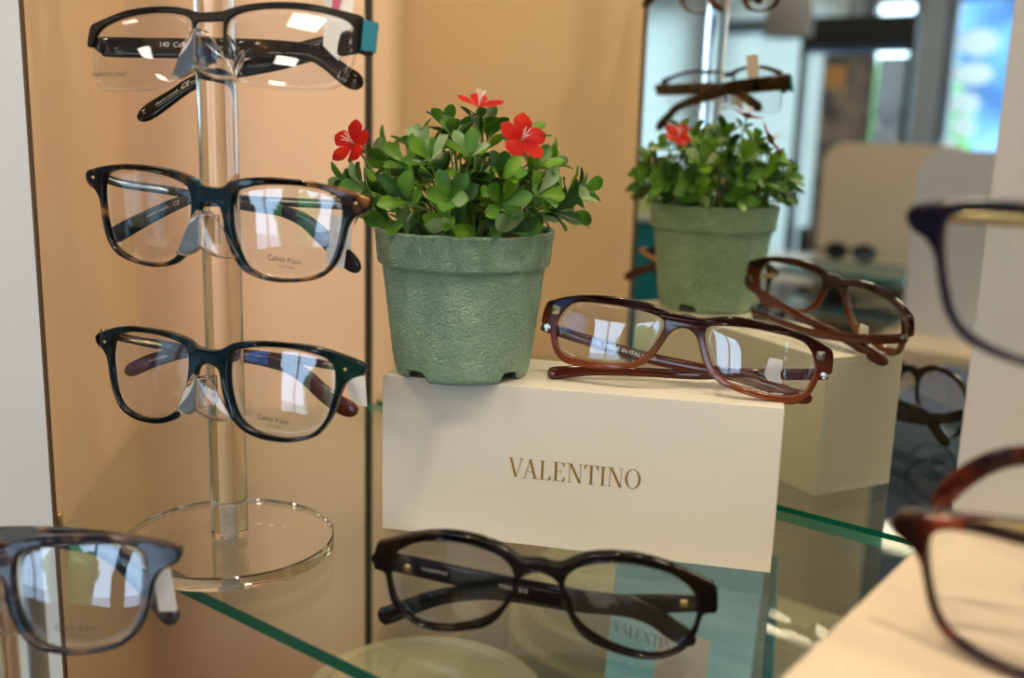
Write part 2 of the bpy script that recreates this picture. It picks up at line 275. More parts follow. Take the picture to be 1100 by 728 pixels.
# ------------------------------------------------------------------ ceiling lights
m_lamp = emis('lit diffuser', (1.0, 0.83, 0.62), LAMP)
first = None
lights = [(t, c) for t in (-2.2, -1.2, -0.2, 0.8, 1.8) for c in (-3.2, -2.2, -1.2, -0.2)]
words = {-2.2: 'first', -1.2: 'second', -0.2: 'middle', 0.8: 'fourth', 1.8: 'last'}; rows = {-3.2: 'in the row along the windows', -2.2: 'in the second row from the windows', -1.2: 'in the second row from the display', -0.2: 'in the row nearest the display'}
for t, c in lights:
    if first is None:
        L0 = empty('ceiling_light'); fr = bmesh.new()
        for s in (-1, 1): box_bm(.36, .03, .02, (0, s*.165, -.01), bm=fr); box_bm(.03, .30, .02, (s*.165, 0, -.01), bm=fr)
        from_bm('frame', fr, m_post, L0, smooth=False)
        from_bm('diffuser', box_bm(.30, .30, .008, (0, 0, -.008)), m_lamp, L0, smooth=False)
        first = L0; o = L0
    else:
        o = first.copy(); col.objects.link(o)
        for ch in list(first.children): d = ch.copy(); col.objects.link(d); d.parent = o
    o.location = E(t, c, ZC); o.rotation_euler = (0, 0, RT)
    tag(o, 'square warm ceiling light, %s from the left %s' % (words[t], rows[c]), 'ceiling light', 'ceiling lights over the shop')

# small halogen spots aimed at the display: real lamps with visible bulbs
m_bulb = emis('halogen bulb', (1.0, 0.78, 0.5), 260.0)
def spot(p, label, watts, kind_aim=(0.0, .5, 0)):
    o = empty('spot_lamp', p)
    bm = lathe_bm([(0.012, .09), (.04, .085), (.045, .02), (.04, 0.0), (.036, 0.004), (.036, .08)], 32, cap=False)
    from_bm('housing', bm, m_steel, o, smooth=40)
    from_bm('stem', box_bm(.012, .012, .30-.0, (0, 0, .235)), m_steel, o, smooth=False)
    b = bmesh.new(); bmesh.ops.create_uvsphere(b, u_segments=20, v_segments=12, radius=.016)
    from_bm('bulb', b, m_bulb, o, loc=(0, 0, .012))
    ld = bpy.data.lights.new('halogen', 'SPOT'); ld.energy = watts; ld.color = (1, .80, .55); ld.shadow_soft_size = .03
    ld.spot_size = R(110); ld.spot_blend = .7
    lo = bpy.data.objects.new('halogen', ld); col.objects.link(lo); lo.location = Vector(p)+Vector((0, 0, -.012))
    d = Vector(kind_aim)-Vector(p); lo.rotation_euler = d.to_track_quat('-Z', 'Y').to_euler()
    tag(o, label, 'spotlight', 'halogen spots over the display')
    return o
SPOTS = [((-0.33, 0.10, 1.115), 'steel halogen spot lamp hanging left of the display'), ((0.10, -0.02, 1.115), 'steel halogen spot lamp hanging over the middle of the display'), ((0.50, 0.06, 1.115), 'steel halogen spot lamp hanging right of the display')]
for (p, l), k, aim in zip(SPOTS, (1.5, .8, .8), ((-.2, .75, .1), (0, .55, 0), (.1, .5, 0))): spot(p, l, SPOT_W*k, aim)

# ------------------------------------------------------------------ display cabinet shell: mirror, side panel, back panel, post
ZB, ZT = -0.20, 0.95
front = Vector((-.245, .530, 0)); back = Vector((-.273, .745, 0)); seam = Vector((-.1150, .7935, 0))
def slab(name, a, b, th, side, z0, z1, m, kind=True):
    d = (b-a).normalized(); nn = Vector((-d.y, d.x, 0))*side*th
    o = from_bm(name, prism_bm([a[:2], b[:2], (b+nn)[:2], (a+nn)[:2]], z0, z1), m, smooth=False)
    if kind: struct(o)
    return o
slab('wall_side', front, back + (back-front)*.0, .018, 1, ZF, ZT, m_panel)
slab('wall_rear', back, seam, .018, 1, ZF, ZT, m_back)
# post: white edge of the side panel facing the room
slab('trim_1', front+Vector((-.0340, -.0005, 0)), front+Vector((.0003, -.0005, 0)), .003, -1, ZF, ZT, m_post)
slab('trim_2', front+Vector((.0003, -.0005, 0)), front+Vector((.0016, -.0005, 0)), .003, -1, ZF, ZT, mat('brown joint', (.10, .05, .025), rough=.6))
# mirror
m_mirror = bpy.data.materials.new('mirror silver'); m_mirror.use_nodes = True
b_ = P(m_mirror); b_.inputs['Metallic'].default_value = 1; b_.inputs['Roughness'].default_value = 0.0; b_.inputs['Base Color'].default_value = (0.93, 0.94, 0.84, 1)
ts = seam.dot(Tv)
mir = empty('mirror', E(0, MD, 0)); tag(mir, 'tall mirror behind the glass shelf reflecting the plant and the shop', 'mirror')
def mbox(name, t0, t1, c0, c1, z0, z1, m, parent):
    o = from_bm(name, box_bm(t1-t0, c1-c0, z1-z0), m, parent, smooth=False)
    o.matrix_world = Matrix.Translation(E((t0+t1)/2, (c0+c1)/2, (z0+z1)/2)) @ Matrix.Rotation(RT, 4, 'Z'); return o
bpy.context.view_layer.update()
mbox('mirror_glass', ts-.0005, .75, MD, MD+.006, ZF+.05, ZT, m_mirror, mir)
mbox('edge_strip', ts-.0030, ts-.0005, MD-.004, MD+.006, ZF+.05, ZT, m_dark, mir)

# ------------------------------------------------------------------ glass shelf and what lies under it
m_shelf = thin('clear shelf glass', (0.93, 0.97, 0.93), 1.5)
m_edge = mat('green glass edge', (0.0, 0.085, 0.05), rough=0.12, spec=0.8, coat=0.5)
m_edge2 = mat('glass edge painted glow', (0.0, 0.26, 0.18), rough=0.12, spec=0.8, coat=0.5)  # same glass; glow of the back edge is put into a brighter green
TH = 0.006
def glass_shelf(poly, z1, th, label):
    bm = prism_bm(poly, z1-th, z1)
    me = bpy.data.meshes.new('glass_shelf'); bmesh.ops.recalc_face_normals(bm, faces=bm.faces)
    bm.faces.ensure_lookup_table()
    for f in bm.faces:
        cc = f.calc_center_median(); v2 = Vector((cc.x, cc.y, 0)); c_ = v2.dot(Nv); t_ = v2.dot(Tv)
        f.material_index = 0 if abs(f.normal.z) > .5 else (1 if abs(c_-.2745) < .003 else (2 if abs(c_-(MD-.0045)) < .002 else 0))
    bm.to_mesh(me); bm.free()
    o = link('glass_shelf', me, [m_shelf, m_edge, m_edge2], smooth=False)
    tag(o, label, 'shelf'); return o
pA = Vector((-.2380, .5262, 0)); pB = Vector((-.2705, .742, 0)); pC = Vector((-.1165, .7915, 0))
polyS = [pA[:2], (E(.55, .2745))[:2], (E(.55, MD-.0045))[:2], (E(ts+.004, MD-.0045))[:2], (pC+Vector((0, -.002, 0)))[:2], (pB+Vector((.002, -.002, 0)))[:2]]
glass_shelf(polyS, 0.0, TH, 'clear glass shelf with green edges holding the box and the display stand')
# small shelf support at the panel
pin = empty('shelf_clip', (-.2472, .5330, -.008)); tag(pin, 'tiny brass shelf clip at the front of the side panel', 'shelf clip')
from_bm('pin', lathe_bm([(.0022, -.004), (.0022, .012), (.0012, .013)], 16), mat('brass', (.6, .42, .18), rough=.3, metal=1), pin, loc=(.003, 0, 0))
from_bm('cup', lathe_bm([(.0045, -.003), (.005, -.001), (.005, .0015)], 20), mat('clear rubber', (.7, .65, .5), rough=.3), pin, loc=(.0035, 0, 0))

# lower deck of the cabinet
deck = from_bm('display_deck', prism_bm([Exy(-.515, .27), Exy(.6, .27), Exy(.6, MD-.001), Exy(-.515, MD-.001)], -.20-.03, -.20), m_deck, smooth=False)
tag(deck, 'dark olive lower shelf of the display, seen through the glass', 'shelf')
kick = from_bm('cabinet_base', prism_bm([Exy(-.505, .28), Exy(.6, .28), Exy(.6, MD-.003), Exy(-.505, MD-.003)], ZF, -.232), m_panel, smooth=False)
tag(kick, 'beige base cabinet under the glass shelf', 'cabinet')

# cream tiers whose rims show as curves through the glass
m_tier = noisy(mat('cream tier card', (0.62, 0.55, 0.40), rough=0.5), 8, [(0.3, (0.56, 0.49, 0.34)), (0.7, (0.66, 0.58, 0.42))])
tier = empty('display_plinth', tuple(E(-.40, .44, -.20))); tag(tier, 'round stepped cream plinth under the glass shelf, behind the black glasses', 'plinth')
for i, (r, z0, z1) in enumerate(((.098, 0, .022), (.088, .022, .044), (.078, .044, .066))):
    from_bm('tier', lathe_bm([(r-.001, z0), (r, z0+.001), (r, z1-.002), (r-.002, z1)], 96), m_tier, tier, smooth=30)
    if i == 2: from_bm('rim', lathe_bm([(r-.006, z1), (r-.006, z1+.0015), (r-.012, z1+.0015), (r-.012, z1)], 96, cap=False), m_tier, tier, smooth=30)
# blue advertising card standing under the glass
m_sea = noisy(mat('sea print', (0.1, 0.35, 0.4), rough=0.35), 14, [(0.25, (0.07, 0.30, 0.36)), (0.5, (0.20, 0.52, 0.56)), (0.68, (0.45, 0.70, 0.70)), (0.9, (0.7, 0.8, 0.8))], stretch=(.5, 1, 2.5), detail=5)
m_sand = noisy(mat('sand print', (0.6, 0.45, 0.32), rough=0.4), 18, [(0.3, (0.45, 0.30, 0.22)), (0.6, (0.75, 0.58, 0.45)), (0.8, (0.72, 0.60, 0.48))])
CARD = Matrix.Translation(E(-.281, .538, -.20)) @ Matrix.Rotation(RT, 4, 'Z') @ Matrix.Rotation(R(-5), 4, 'X')
card = empty('advertising_card', mat=CARD); tag(card, 'blue sea advertising card lettered in dark capitals under the glass shelf', 'advertising card')
from_bm('board', box_bm(.100, .003, .165, (0, 0, .0825)), m_sea, card, smooth=False)
from_bm('picture', box_bm(.036, .0006, .040, (.004, -.0018, .090)), m_sand, card, smooth=False)

# ------------------------------------------------------------------ capitals with thick and thin strokes (drawn, 1 unit high)
def capital(ch):
    Q = []                                        # list of polygons
    def bar(x0, y0, x1, y1, w):                   # slanted stroke of horizontal width w
        Q.append([(x0-w/2, y0), (x0+w/2, y0), (x1+w/2, y1), (x1-w/2, y1)])
    def rect(x0, y0, x1, y1): Q.append([(x0, y0), (x1, y0), (x1, y1), (x0, y1)])
    tk, tn, sf = .13, .035, .028
    def serif(x, y, w): rect(x-w/2, y if y < .5 else y-sf, x+w/2, y+sf if y < .5 else y)
    if ch == 'V': bar(.42, 0, .14, 1, tk); bar(.42, 0, .72, 1, tn); serif(.14, 1, .3); serif(.72, 1, .24); w = .86
    if ch == 'A': bar(.14, 0, .42, 1, tn); bar(.70, 0, .42, 1, tk); rect(.22, .34, .62, .34+tn); serif(.14, 0, .24); serif(.70, 0, .3); w = .84
    if ch == 'L': rect(.12, 0, .12+tk, 1); serif(.185, 1, .32); rect(.02, 0, .62, sf); Q.append([(.62, 0), (.62, .26), (.59, .26), (.50, sf), (.50, 0)]); w = .66
    if ch == 'E':
        rect(.12, 0, .12+tk, 1); rect(.02, 0, .64, sf); rect(.02, 1-sf, .62, 1); rect(.24, .5, .46, .5+sf)
        Q.append([(.64, 0), (.66, .27), (.63, .27), (.52, sf), (.52, 0)]); Q.append([(.62, 1), (.63, .76), (.60, .76), (.50, 1-sf), (.50, 1)]); rect(.45, .40, .475, .63); w = .70
    if ch == 'N': rect(.14, 0, .14+tn, 1); bar(.70, 0, .20, 1, tk*1.1); rect(.70, 0, .70+tn, 1); serif(.157, 0, .24); serif(.12, 1, .2); serif(.72, 1, .24); w = .86
    if ch == 'T':
        rect(.31, 0, .31+tk, 1); serif(.375, 0, .3); rect(.02, 1-sf, .73, 1)
        Q.append([(.02, 1), (.0, .74), (.03, .74), (.14, 1-sf), (.14, 1)]); Q.append([(.73, 1), (.75, .74), (.72, .74), (.61, 1-sf), (.61, 1)]); w = .76
    if ch == 'I': rect(.1, 0, .1+tk, 1); serif(.165, 0, .3); serif(.165, 1, .3); w = .33
    if ch == 'O':
        n = 36
        for i in range(n):
            a, b = 2*math.pi*i/n, 2*math.pi*(i+1)/n
            f = lambda q, rx, ry: (.42+rx*math.cos(q), .5+ry*math.sin(q))
            Q.append([f(a, .27, .485), f(a, .40, .515), f(b, .40, .515), f(b, .27, .485)])
        w = .84
    return Q, w
def valentino(width, gap=.04):
    bm = bmesh.new(); x = 0; polys = []
    for ch in 'VALENTINO':
        Q, w = capital(ch)
        if ch == 'A': x -= .16
        for q in Q: polys.append([(x+a, b) for a, b in q])
        x += w+gap
    s = width/(x-gap)
    for q in polys:
        vs = [bm.verts.new(((a*s)-width/2, (b-.5)*s*1.02, 0)) for a, b in q]
        f = bm.faces.new(vs)
    bmesh.ops.recalc_face_normals(bm, faces=bm.faces)
    for f in bm.faces:
        if f.normal.z < 0: f.normal_flip()
    me = bpy.data.meshes.new('capitals'); bm.to_mesh(me); bm.free(); return me
def on_front(me, x, y, z, yoff=0.0):
    for v in me.vertices: v.co = Vector((v.co.x+x, y-yoff, v.co.y+z))
    return me
m_gold = mat('gold foil', (0.42, 0.25, 0.06), rough=0.35, metal=0.6)
m_ink = mat('dark print', (0.02, 0.03, 0.035), rough=0.5)
link('lettering', on_front(valentino(.050), -.022, -.0016, .098, .0010), m_ink, card, smooth=False)

# ------------------------------------------------------------------ white gift box
m_card = noisy(mat('white card', (0.86, 0.82, 0.76), rough=0.55), 9, [(0.3, (0.70, 0.66, 0.58)), (0.7, (0.73, 0.69, 0.61))], bump=0.05, bscale=300, dist=0.0004)
BL, BW, BH = .2077, .0629, .0870; BY = -.21089
BM = Matrix.Translation(Vector((-.0683, .5362, 0))) @ Matrix.Rotation(BY, 4, 'Z')
gb = empty('gift_box', mat=BM); tag(gb, 'long white cardboard box lettered in gold, on the glass shelf under the plant', 'box')
from_bm('body', box_bm(BL, BW, BH, (BL/2, BW/2, BH/2), bevel=.0006), m_card, gb, smooth=False)
# the folded flap of the end panel
from_bm('end_flap', box_bm(.0005, BW-.006, BH-.012, (BL+.0002, BW/2, BH/2+.003), bevel=.0002), m_card, gb, smooth=False)
link('lettering', on_front(valentino(.0700), .1048, 0.0, .0428, .00025), m_gold, gb, smooth=False)

# ------------------------------------------------------------------ pot plant
PX, PY = -.0268, .5512
m_pot = noisy(mat('green rough pot', (0.25, 0.42, 0.30), rough=0.75, spec=.3), 38, [(0.25, (0.22, 0.38, 0.22)), (0.5, (0.33, 0.50, 0.37)), (0.72, (0.50, 0.64, 0.46))], detail=8, rough=.8, bump=1.0, bscale=820, dist=.0030)
plant = empty('potted_plant', (PX, PY, BH)); tag(plant, 'small red-flowered plant in a rough green pot standing on the white box', 'potted plant')
bm = bmesh.new(); SEG = 360
prof = [(.0330, .0050, 0), (.0350, .0003, 1), (.0360, .0020, 1), (.0366, .0050, 1), (.0373, .009, 0), (.0385, .018, 0), (.0397, .028, 0), (.0409, .038, 0), (.0420, .048, 0), (.0430, .0560, 0), (.0434, .0588, 0), (.0455, .0597, 0), (.0460, .0610, 0), (.0464, .066, 0), (.0469, .072, 0), (.0474, .0755, 0), (.0478, .0772, 0), (.0470, .0780, 0), (.0455, .0776, 0), (.0448, .0755, 0), (.0440, .066, 0)]
# finer rows for the grainy skin
pf = []
for a, b in zip(prof, prof[1:]):
    n_ = max(1, int((Vector(a[:2])-Vector(b[:2])).length/.0008))
    for j in range(n_): t = j/n_; pf.append((a[0]+(b[0]-a[0])*t, a[1]+(b[1]-a[1])*t))
pf.append(prof[-1][:2])
rings = []
face = math.atan2(-PY, -PX)
for k, (r, z) in enumerate(pf):
    ring = []
    for i in range(SEG):
        a = 2*math.pi*i/SEG
        dq = min(abs(((a-face-q+math.pi) % (2*math.pi))-math.pi) for q in (R(45), R(-42), R(137), R(-135)))
        lift = .0058*max(0, min(1, (R(12)-dq)/R(3.5)))
        zz = max(z, lift) if z < .0065 else z
        d = Vector((math.cos(a)*r, math.sin(a)*r, z))
        rr = r + .00022*noise.noise(d*300) + .00032*noise.noise(d*760)
        if .071 < z: zz += .0005*noise.noise(Vector((math.cos(a)*3, math.sin(a)*3, 2)))*2
        ring.append(bm.verts.new((math.cos(a)*rr, math.sin(a)*rr, zz)))
    rings.append(ring)
for a, b in zip(rings, rings[1:]):
    for i in range(SEG): bm.faces.new((a[i], a[(i+1) % SEG], b[(i+1) % SEG], b[i]))
bm.faces.new(rings[0][::-1])
from_bm('pot', bm, m_pot, plant)
m_soil = noisy(mat('brown soil', (0.12, 0.06, 0.025), rough=0.95), 120, [(0.3, (0.05, 0.025, 0.012)), (0.6, (0.20, 0.10, 0.04)), (0.85, (0.36, 0.2, 0.09))], bump=1, bscale=300, dist=.002)
bm = bmesh.new(); bmesh.ops.create_grid(bm, x_segments=50, y_segments=50, size=.0445)
for v in [v for v in bm.verts if v.co.length > .0442]: bm.verts.remove(v)
for v in bm.verts: v.co.z = .0715+.003*noise.noise(v.co*90)+.0015*noise.noise(v.co*300)
from_bm('soil', bm, m_soil, plant)
FL = []
def leaf(bm, base, d, up, ln, wd, cup=.25, bend=.25, mi=0):
    for f_, ax_ in FL:
        q_ = base+d.normalized()*ln*.6-f_
        if q_.length < .0095 or (q_.length < .022 and q_.normalized().dot(ax_) > .80): return
    """obovate leaf: narrow at the stalk, broad and round near the tip"""
    d = d.normalized(); s = d.cross(up).normalized(); u = s.cross(d).normalized()
    rows = [(0, .06), (.15, .13), (.32, .42), (.5, .78), (.68, 1.0), (.84, .86), (.94, .52), (1.0, .10)]
    grid = []
    for q, w in rows:
        c = base + d*ln*q + u*(ln*bend*(q-q*q*1.5))
        row = []
        for k in (-1, -.5, 0, .5, 1):
            row.append(bm.verts.new(c + s*(w*wd/2*k) + u*(abs(k)**1.6*w*wd/2*cup)))
        grid.append(row)
    for a, b in zip(grid, grid[1:]):
        for i in range(4):
            f = bm.faces.new((a[i], a[i+1], b[i+1], b[i])); f.material_index = mi; f.smooth = True
def stalk(bm, pts, r):
    n = 6; rings = []
    for i, p in enumerate(pts):
        d = (pts[min(i+1, len(pts)-1)]-pts[max(i-1, 0)]).normalized(); s = d.orthogonal().normalized(); t = d.cross(s)
        rr = r*(1-.4*i/(len(pts)-1))
        rings.append([bm.verts.new(p+s*rr*math.cos(2*math.pi*k/n)+t*rr*math.sin(2*math.pi*k/n)) for k in range(n)])
    for a, b in zip(rings, rings[1:]):
        for k in range(n): bm.faces.new((a[k], a[(k+1) % n], b[(k+1) % n], b[k]))
    bm.faces.new(rings[-1])
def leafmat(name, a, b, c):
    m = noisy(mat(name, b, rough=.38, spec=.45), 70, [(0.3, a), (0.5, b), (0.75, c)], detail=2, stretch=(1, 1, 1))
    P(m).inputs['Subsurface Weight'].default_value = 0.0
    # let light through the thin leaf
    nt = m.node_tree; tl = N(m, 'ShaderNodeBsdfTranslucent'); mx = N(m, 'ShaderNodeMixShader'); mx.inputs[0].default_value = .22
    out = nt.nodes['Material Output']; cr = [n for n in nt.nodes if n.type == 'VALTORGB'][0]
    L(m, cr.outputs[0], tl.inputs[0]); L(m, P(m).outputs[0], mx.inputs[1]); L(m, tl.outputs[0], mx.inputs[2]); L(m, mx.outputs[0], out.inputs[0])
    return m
lm = [leafmat('leaf green', (.028, .10, .010), (.075, .22, .022), (.17, .34, .05)), leafmat('leaf shade dark', (.008, .035, .006), (.02, .075, .012), (.045, .13, .022)),
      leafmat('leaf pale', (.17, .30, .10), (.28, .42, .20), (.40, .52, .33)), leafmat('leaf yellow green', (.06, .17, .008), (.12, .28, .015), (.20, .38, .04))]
m_stem = mat('green stem', (.10, .22, .05), rough=.5)
fb = bmesh.new(); sb = bmesh.new()
rnd = random.Random(11)
Z0 = .074
tips = []
# whorls over a dome, low ones reaching past the rim
for ring, (n, el, rad) in enumerate(((3, 80, .050), (7, 58, .055), (10, 37, .058), (14, 22, .060), (11, 9, .053))):
    for i in range(n):
        a = 2*math.pi*(i+.5*(ring % 2)+rnd.uniform(-.25, .25))/n; e = R(el+rnd.uniform(-7, 7)); r = rad*rnd.uniform(.88, 1.08)
        tips.append(Vector((math.cos(a)*math.cos(e)*r, math.sin(a)*math.cos(e)*r, Z0+.004+math.sin(e)*r*.93)))
F1 = Vector((-.0198-PX, .5332-PY, .2294-BH)); F2 = Vector((.0026-PX, .5249-PY, .2128-BH)); F4 = Vector((-.0339-PX, .5799-PY, .2135-BH)); F3 = Vector((-.0855-PX, .5446-PY, .2078-BH))
FL = [(F1, Vector((0, -.6, .8))), (F2, Vector((0, -1, .3)).normalized()), (F3, Vector((-.5, -.85, .1)).normalized()), (F4, Vector((.9, .4, .1)).normalized()), (F4, Vector((-.1, -1, .15)).normalized()), (F1, Vector((.9, .4, .1)).normalized())]
for tip in tips:
    base = Vector((tip.x*.32, tip.y*.32, .071)); mid = base.lerp(tip, .55)+Vector((0, 0, .006))
    pts = [base, base.lerp(mid, .5)+Vector((0, 0, .003)), mid, tip]; stalk(sb, pts, .0008)
    d = (tip-mid).normalized(); out = Vector((tip.x, tip.y, 0)).normalized() if tip.xy.length > .01 else Vector((0, -1, 0))
    n = rnd.choice((5, 5, 6, 6)); a0 = rnd.uniform(0, 6.28); s = d.orthogonal().normalized(); t = d.cross(s)
    inner = tip.z < Z0+.022  # low whorls draw dark leaves more often: inner shade put into colour
    for k in range(n):
        a = a0+2*math.pi*k/n; side = s*math.cos(a)+t*math.sin(a)
        dd = (d*rnd.uniform(.5, 1.1)+side*rnd.uniform(.6, 1.0)+Vector((0, 0, .18))).normalized()
        if tip.z+dd.z*.016 < Z0+.004: dd.z = abs(dd.z)*.4; dd.normalize()
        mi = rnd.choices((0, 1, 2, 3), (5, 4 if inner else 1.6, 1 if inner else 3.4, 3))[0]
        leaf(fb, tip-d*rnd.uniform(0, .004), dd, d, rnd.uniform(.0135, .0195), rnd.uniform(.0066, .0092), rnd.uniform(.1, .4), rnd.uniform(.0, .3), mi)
    for k in range(2):
        q = mid.lerp(tip, rnd.uniform(0, .6)); a = rnd.uniform(0, 6.28); side = s*math.cos(a)+t*math.sin(a)
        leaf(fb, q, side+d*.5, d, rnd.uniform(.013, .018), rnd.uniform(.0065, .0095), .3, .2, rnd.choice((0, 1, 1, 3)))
# inner filling leaves, often dark: inner shade put into their colour
for k in range(110):
    a = rnd.uniform(0, 6.28); r = rnd.uniform(.005, .036); z = Z0+rnd.uniform(0, .034)
    p = Vector((math.cos(a)*r, math.sin(a)*r, z)); d = Vector((math.cos(a), math.sin(a), rnd.uniform(-.1, 1.2)))
    leaf(fb, p, d, Vector((0, 0, 1)) if abs(d.normalized().z) < .9 else Vector((1, 0, 0)), rnd.uniform(.011, .017), rnd.uniform(.006, .009), .25, .2, rnd.choice((0, 1, 1, 3)))
me = bpy.data.meshes.new('foliage'); fb.to_mesh(me); fb.free()
link('foliage', me, None, plant); [me.materials.append(m) for m in lm]
m_red = noisy(mat('red petal', (.62, .03, .012), rough=.5), 90, [(0.3, (.30, .003, .005)), (0.7, (.50, .014, .005))])
P(m_red).inputs['Specular IOR Level'].default_value = .15
m_pist = mat('white stamen', (.85, .72, .66), rough=.5)
def petal(bm, base, d, up, ln, wd):
    d = d.normalized(); s = d.cross(up).normalized(); u = s.cross(d).normalized()
    rows = [(0, .22), (.25, .55), (.5, .95), (.7, 1.0), (.88, .62), (1.0, .05)]; grid = []
    for q, w in rows:
        c = base+d*ln*q - u*ln*(.35*q*q)+u*ln*.25*q
        grid.append([bm.verts.new(c+s*w*wd/2*k - u*(abs(k)*w*wd*.10)) for k in (-1, -.5, 0, .5, 1)])
    for a, b in zip(grid, grid[1:]):
        for i in range(4): bm.faces.new((a[i], a[i+1], b[i+1], b[i]))
def flower(c, ax, size, label_n):
    ax = Vector(ax).normalized(); s = ax.orthogonal().normalized(); t = ax.cross(s)
    fl = bmesh.new(); a0 = rnd.uniform(0, 1)
    for k in range(5):
        a = a0+2*math.pi*k/5; side = s*math.cos(a)+t*math.sin(a)
        petal(fl, c-ax*.002+side*.0006, side*1.0+ax*.42, ax, size*rnd.uniform(.78, .98), size*.66)
    f = from_bm('flower', fl, m_red, plant)
    st = bmesh.new()
    for k in range(6):
        a = 2*math.pi*k/6; side = s*math.cos(a)+t*math.sin(a)
        stalk(st, [c-ax*.0015, c+ax*.003+side*.0010, c+ax*.0066+side*.0024], .00032)
    from_bm('stamen', st, m_pist, f)
    # leaves under the flower
    stalk(sb, [Vector((c.x*.4, c.y*.4, .072)), c.lerp(Vector((c.x*.5, c.y*.5, .08)), .5), c-ax*.002], .0009)
    return f
flower(F1, (.15, -.25, 1), .0140, 1)
flower(F2, (.35, -.75, .55), .0155, 2)
flower(F3, (-.45, -.75, .45), .0140, 3)
flower(F4, (.60, .05, .70), .0150, 4)
FL = []
extra = bmesh.new()
for F, ax in ((F1, (.15, -.25, 1)), (F2, (.35, -.75, .55)), (F3, (-.45, -.75, .45)), (F4, (.60, .05, .70))):
    ax = Vector(ax).normalized(); s = ax.orthogonal().normalized(); t = ax.cross(s)
    for k in range(4):
        a = 2*math.pi*k/4+.5; side = s*math.cos(a)+t*math.sin(a)
        leaf(extra, F-ax*.012, side*.8+ax*.75, ax, .0125, .0055, .3, .2, k % 4)
me = bpy.data.meshes.new('collar_leaves'); extra.to_mesh(me); extra.free()
link('collar_leaves', me, None, plant); [me.materials.append(m) for m in lm]
from_bm('stems', sb, m_stem, plant)

# ------------------------------------------------------------------ spectacles (local: x across, y away from the viewer, z up, metres)
m_lens = thin('demo lens', (0.97, 0.98, 0.985), 1.55, (0.85, 0.92, 1.0), 1.25)
m_lens_t = thin('tinted display lens', (0.86, 0.88, 0.84), 1.5, (1, 1, 1), 1.0)
m_acr = glass('clear acrylic', (0.985, 0.99, 0.99), 1.49)
m_nose = glass('clear soft plastic', (0.97, 0.97, 0.98), 1.46, .04)
m_tag = noisy(mat('tag card', (.62, .62, .64), rough=.5), 400, [(0.35, (.55, .56, .6)), (0.7, (.7, .7, .7))])
m_tagw = mat('white tag', (.82, .80, .78), rough=.5)
m_tagp = mat('pink tag print', (.6, .12, .2), rough=.5)
m_print = mat('grey print', (.05, .06, .06), rough=.5)
m_printw = mat('white print', (.75, .73, .68), rough=.5)
m_gun = mat('matt gunmetal', (.014, .011, .009), rough=.36, metal=.2, spec=.3)
m_gold2 = mat('gold metal', (.75, .52, .22), rough=.2, metal=1)
m_teal = mat('teal plate', (.0, .17, .25), rough=.25)

def acetate(name, stops, scale=60, stretch=(1, 1, 1), blue=None, detail=2):
    m = noisy(mat(name, (.05, .03, .02), rough=.07, spec=.35, coat=.12), scale, stops, detail=detail, stretch=stretch)
    if blue:                                        # a band of blue-green round the bridge and brow
        bc, half, soft, amt = blue
        nt = m.node_tree; cr = [n for n in nt.nodes if n.type == 'VALTORGB'][0]
        tc = N(m, 'ShaderNodeTexCoord'); sx = N(m, 'ShaderNodeSeparateXYZ'); L(m, tc.outputs['Object'], sx.inputs[0])
        ab = N(m, 'ShaderNodeMath', operation='ABSOLUTE'); L(m, sx.outputs['X'], ab.inputs[0])
        mr = N(m, 'ShaderNodeMapRange'); L(m, ab.outputs[0], mr.inputs[0])
        mr.inputs['From Min'].default_value = half; mr.inputs['From Max'].default_value = half+soft; mr.inputs['To Min'].default_value = amt; mr.inputs['To Max'].default_value = amt*.04
        mx = N(m, 'ShaderNodeMix', data_type='RGBA'); L(m, mr.outputs[0], mx.inputs[0]); L(m, cr.outputs[0], mx.inputs[6]); mx.inputs[7].default_value = (*bc, 1)
        L(m, mx.outputs[2], P(m).inputs['Base Color'])
    return m
def fade(name, top, bot, z0, z1, streak=.35):
    """laminated sheet, dark brow running into lighter brown"""
    m = mat(name, top, rough=.07, spec=.4, coat=.15)
    tc = N(m, 'ShaderNodeTexCoord'); sx = N(m, 'ShaderNodeSeparateXYZ'); L(m, tc.outputs['Object'], sx.inputs[0])
    no = N(m, 'ShaderNodeTexNoise'); no.inputs['Scale'].default_value = 90; mp = N(m, 'ShaderNodeMapping'); mp.inputs['Scale'].default_value = (.3, 1, 2.2)
    L(m, tc.outputs['Object'], mp.inputs[0]); L(m, mp.outputs[0], no.inputs[0])
    a = N(m, 'ShaderNodeMapRange'); L(m, sx.outputs['Z'], a.inputs[0]); a.inputs['From Min'].default_value = z0; a.inputs['From Max'].default_value = z1
    b = N(m, 'ShaderNodeMath', operation='MULTIPLY_ADD'); L(m, no.outputs['Fac'], b.inputs[0]); b.inputs[1].default_value = streak; L(m, a.outputs[0], b.inputs[2])
    c = N(m, 'ShaderNodeMath', operation='SUBTRACT'); L(m, b.outputs[0], c.inputs[0]); c.inputs[1].default_value = streak/2; c.use_clamp = True
    mx = N(m, 'ShaderNodeMix', data_type='RGBA'); L(m, c.outputs[0], mx.inputs[0]); mx.inputs[6].default_value = (*top, 1); mx.inputs[7].default_value = (*bot, 1)
    L(m, mx.outputs[2], P(m).inputs['Base Color'])
    P(m).inputs['Subsurface Weight'].default_value = .0; P(m).inputs['Subsurface Scale'].default_value = .003
    P(m).inputs['Subsurface Radius'].default_value = (1, .35, .1)
    return m
m_tort = acetate('blue tortoise acetate', [(0.44, (.003, .003, .004)), (0.54, (.010, .006, .005)), (0.61, (.10, .036, .006)), (0.74, (.40, .18, .03))], 70, blue=((.0, .022, .036), .009, .02, .7))
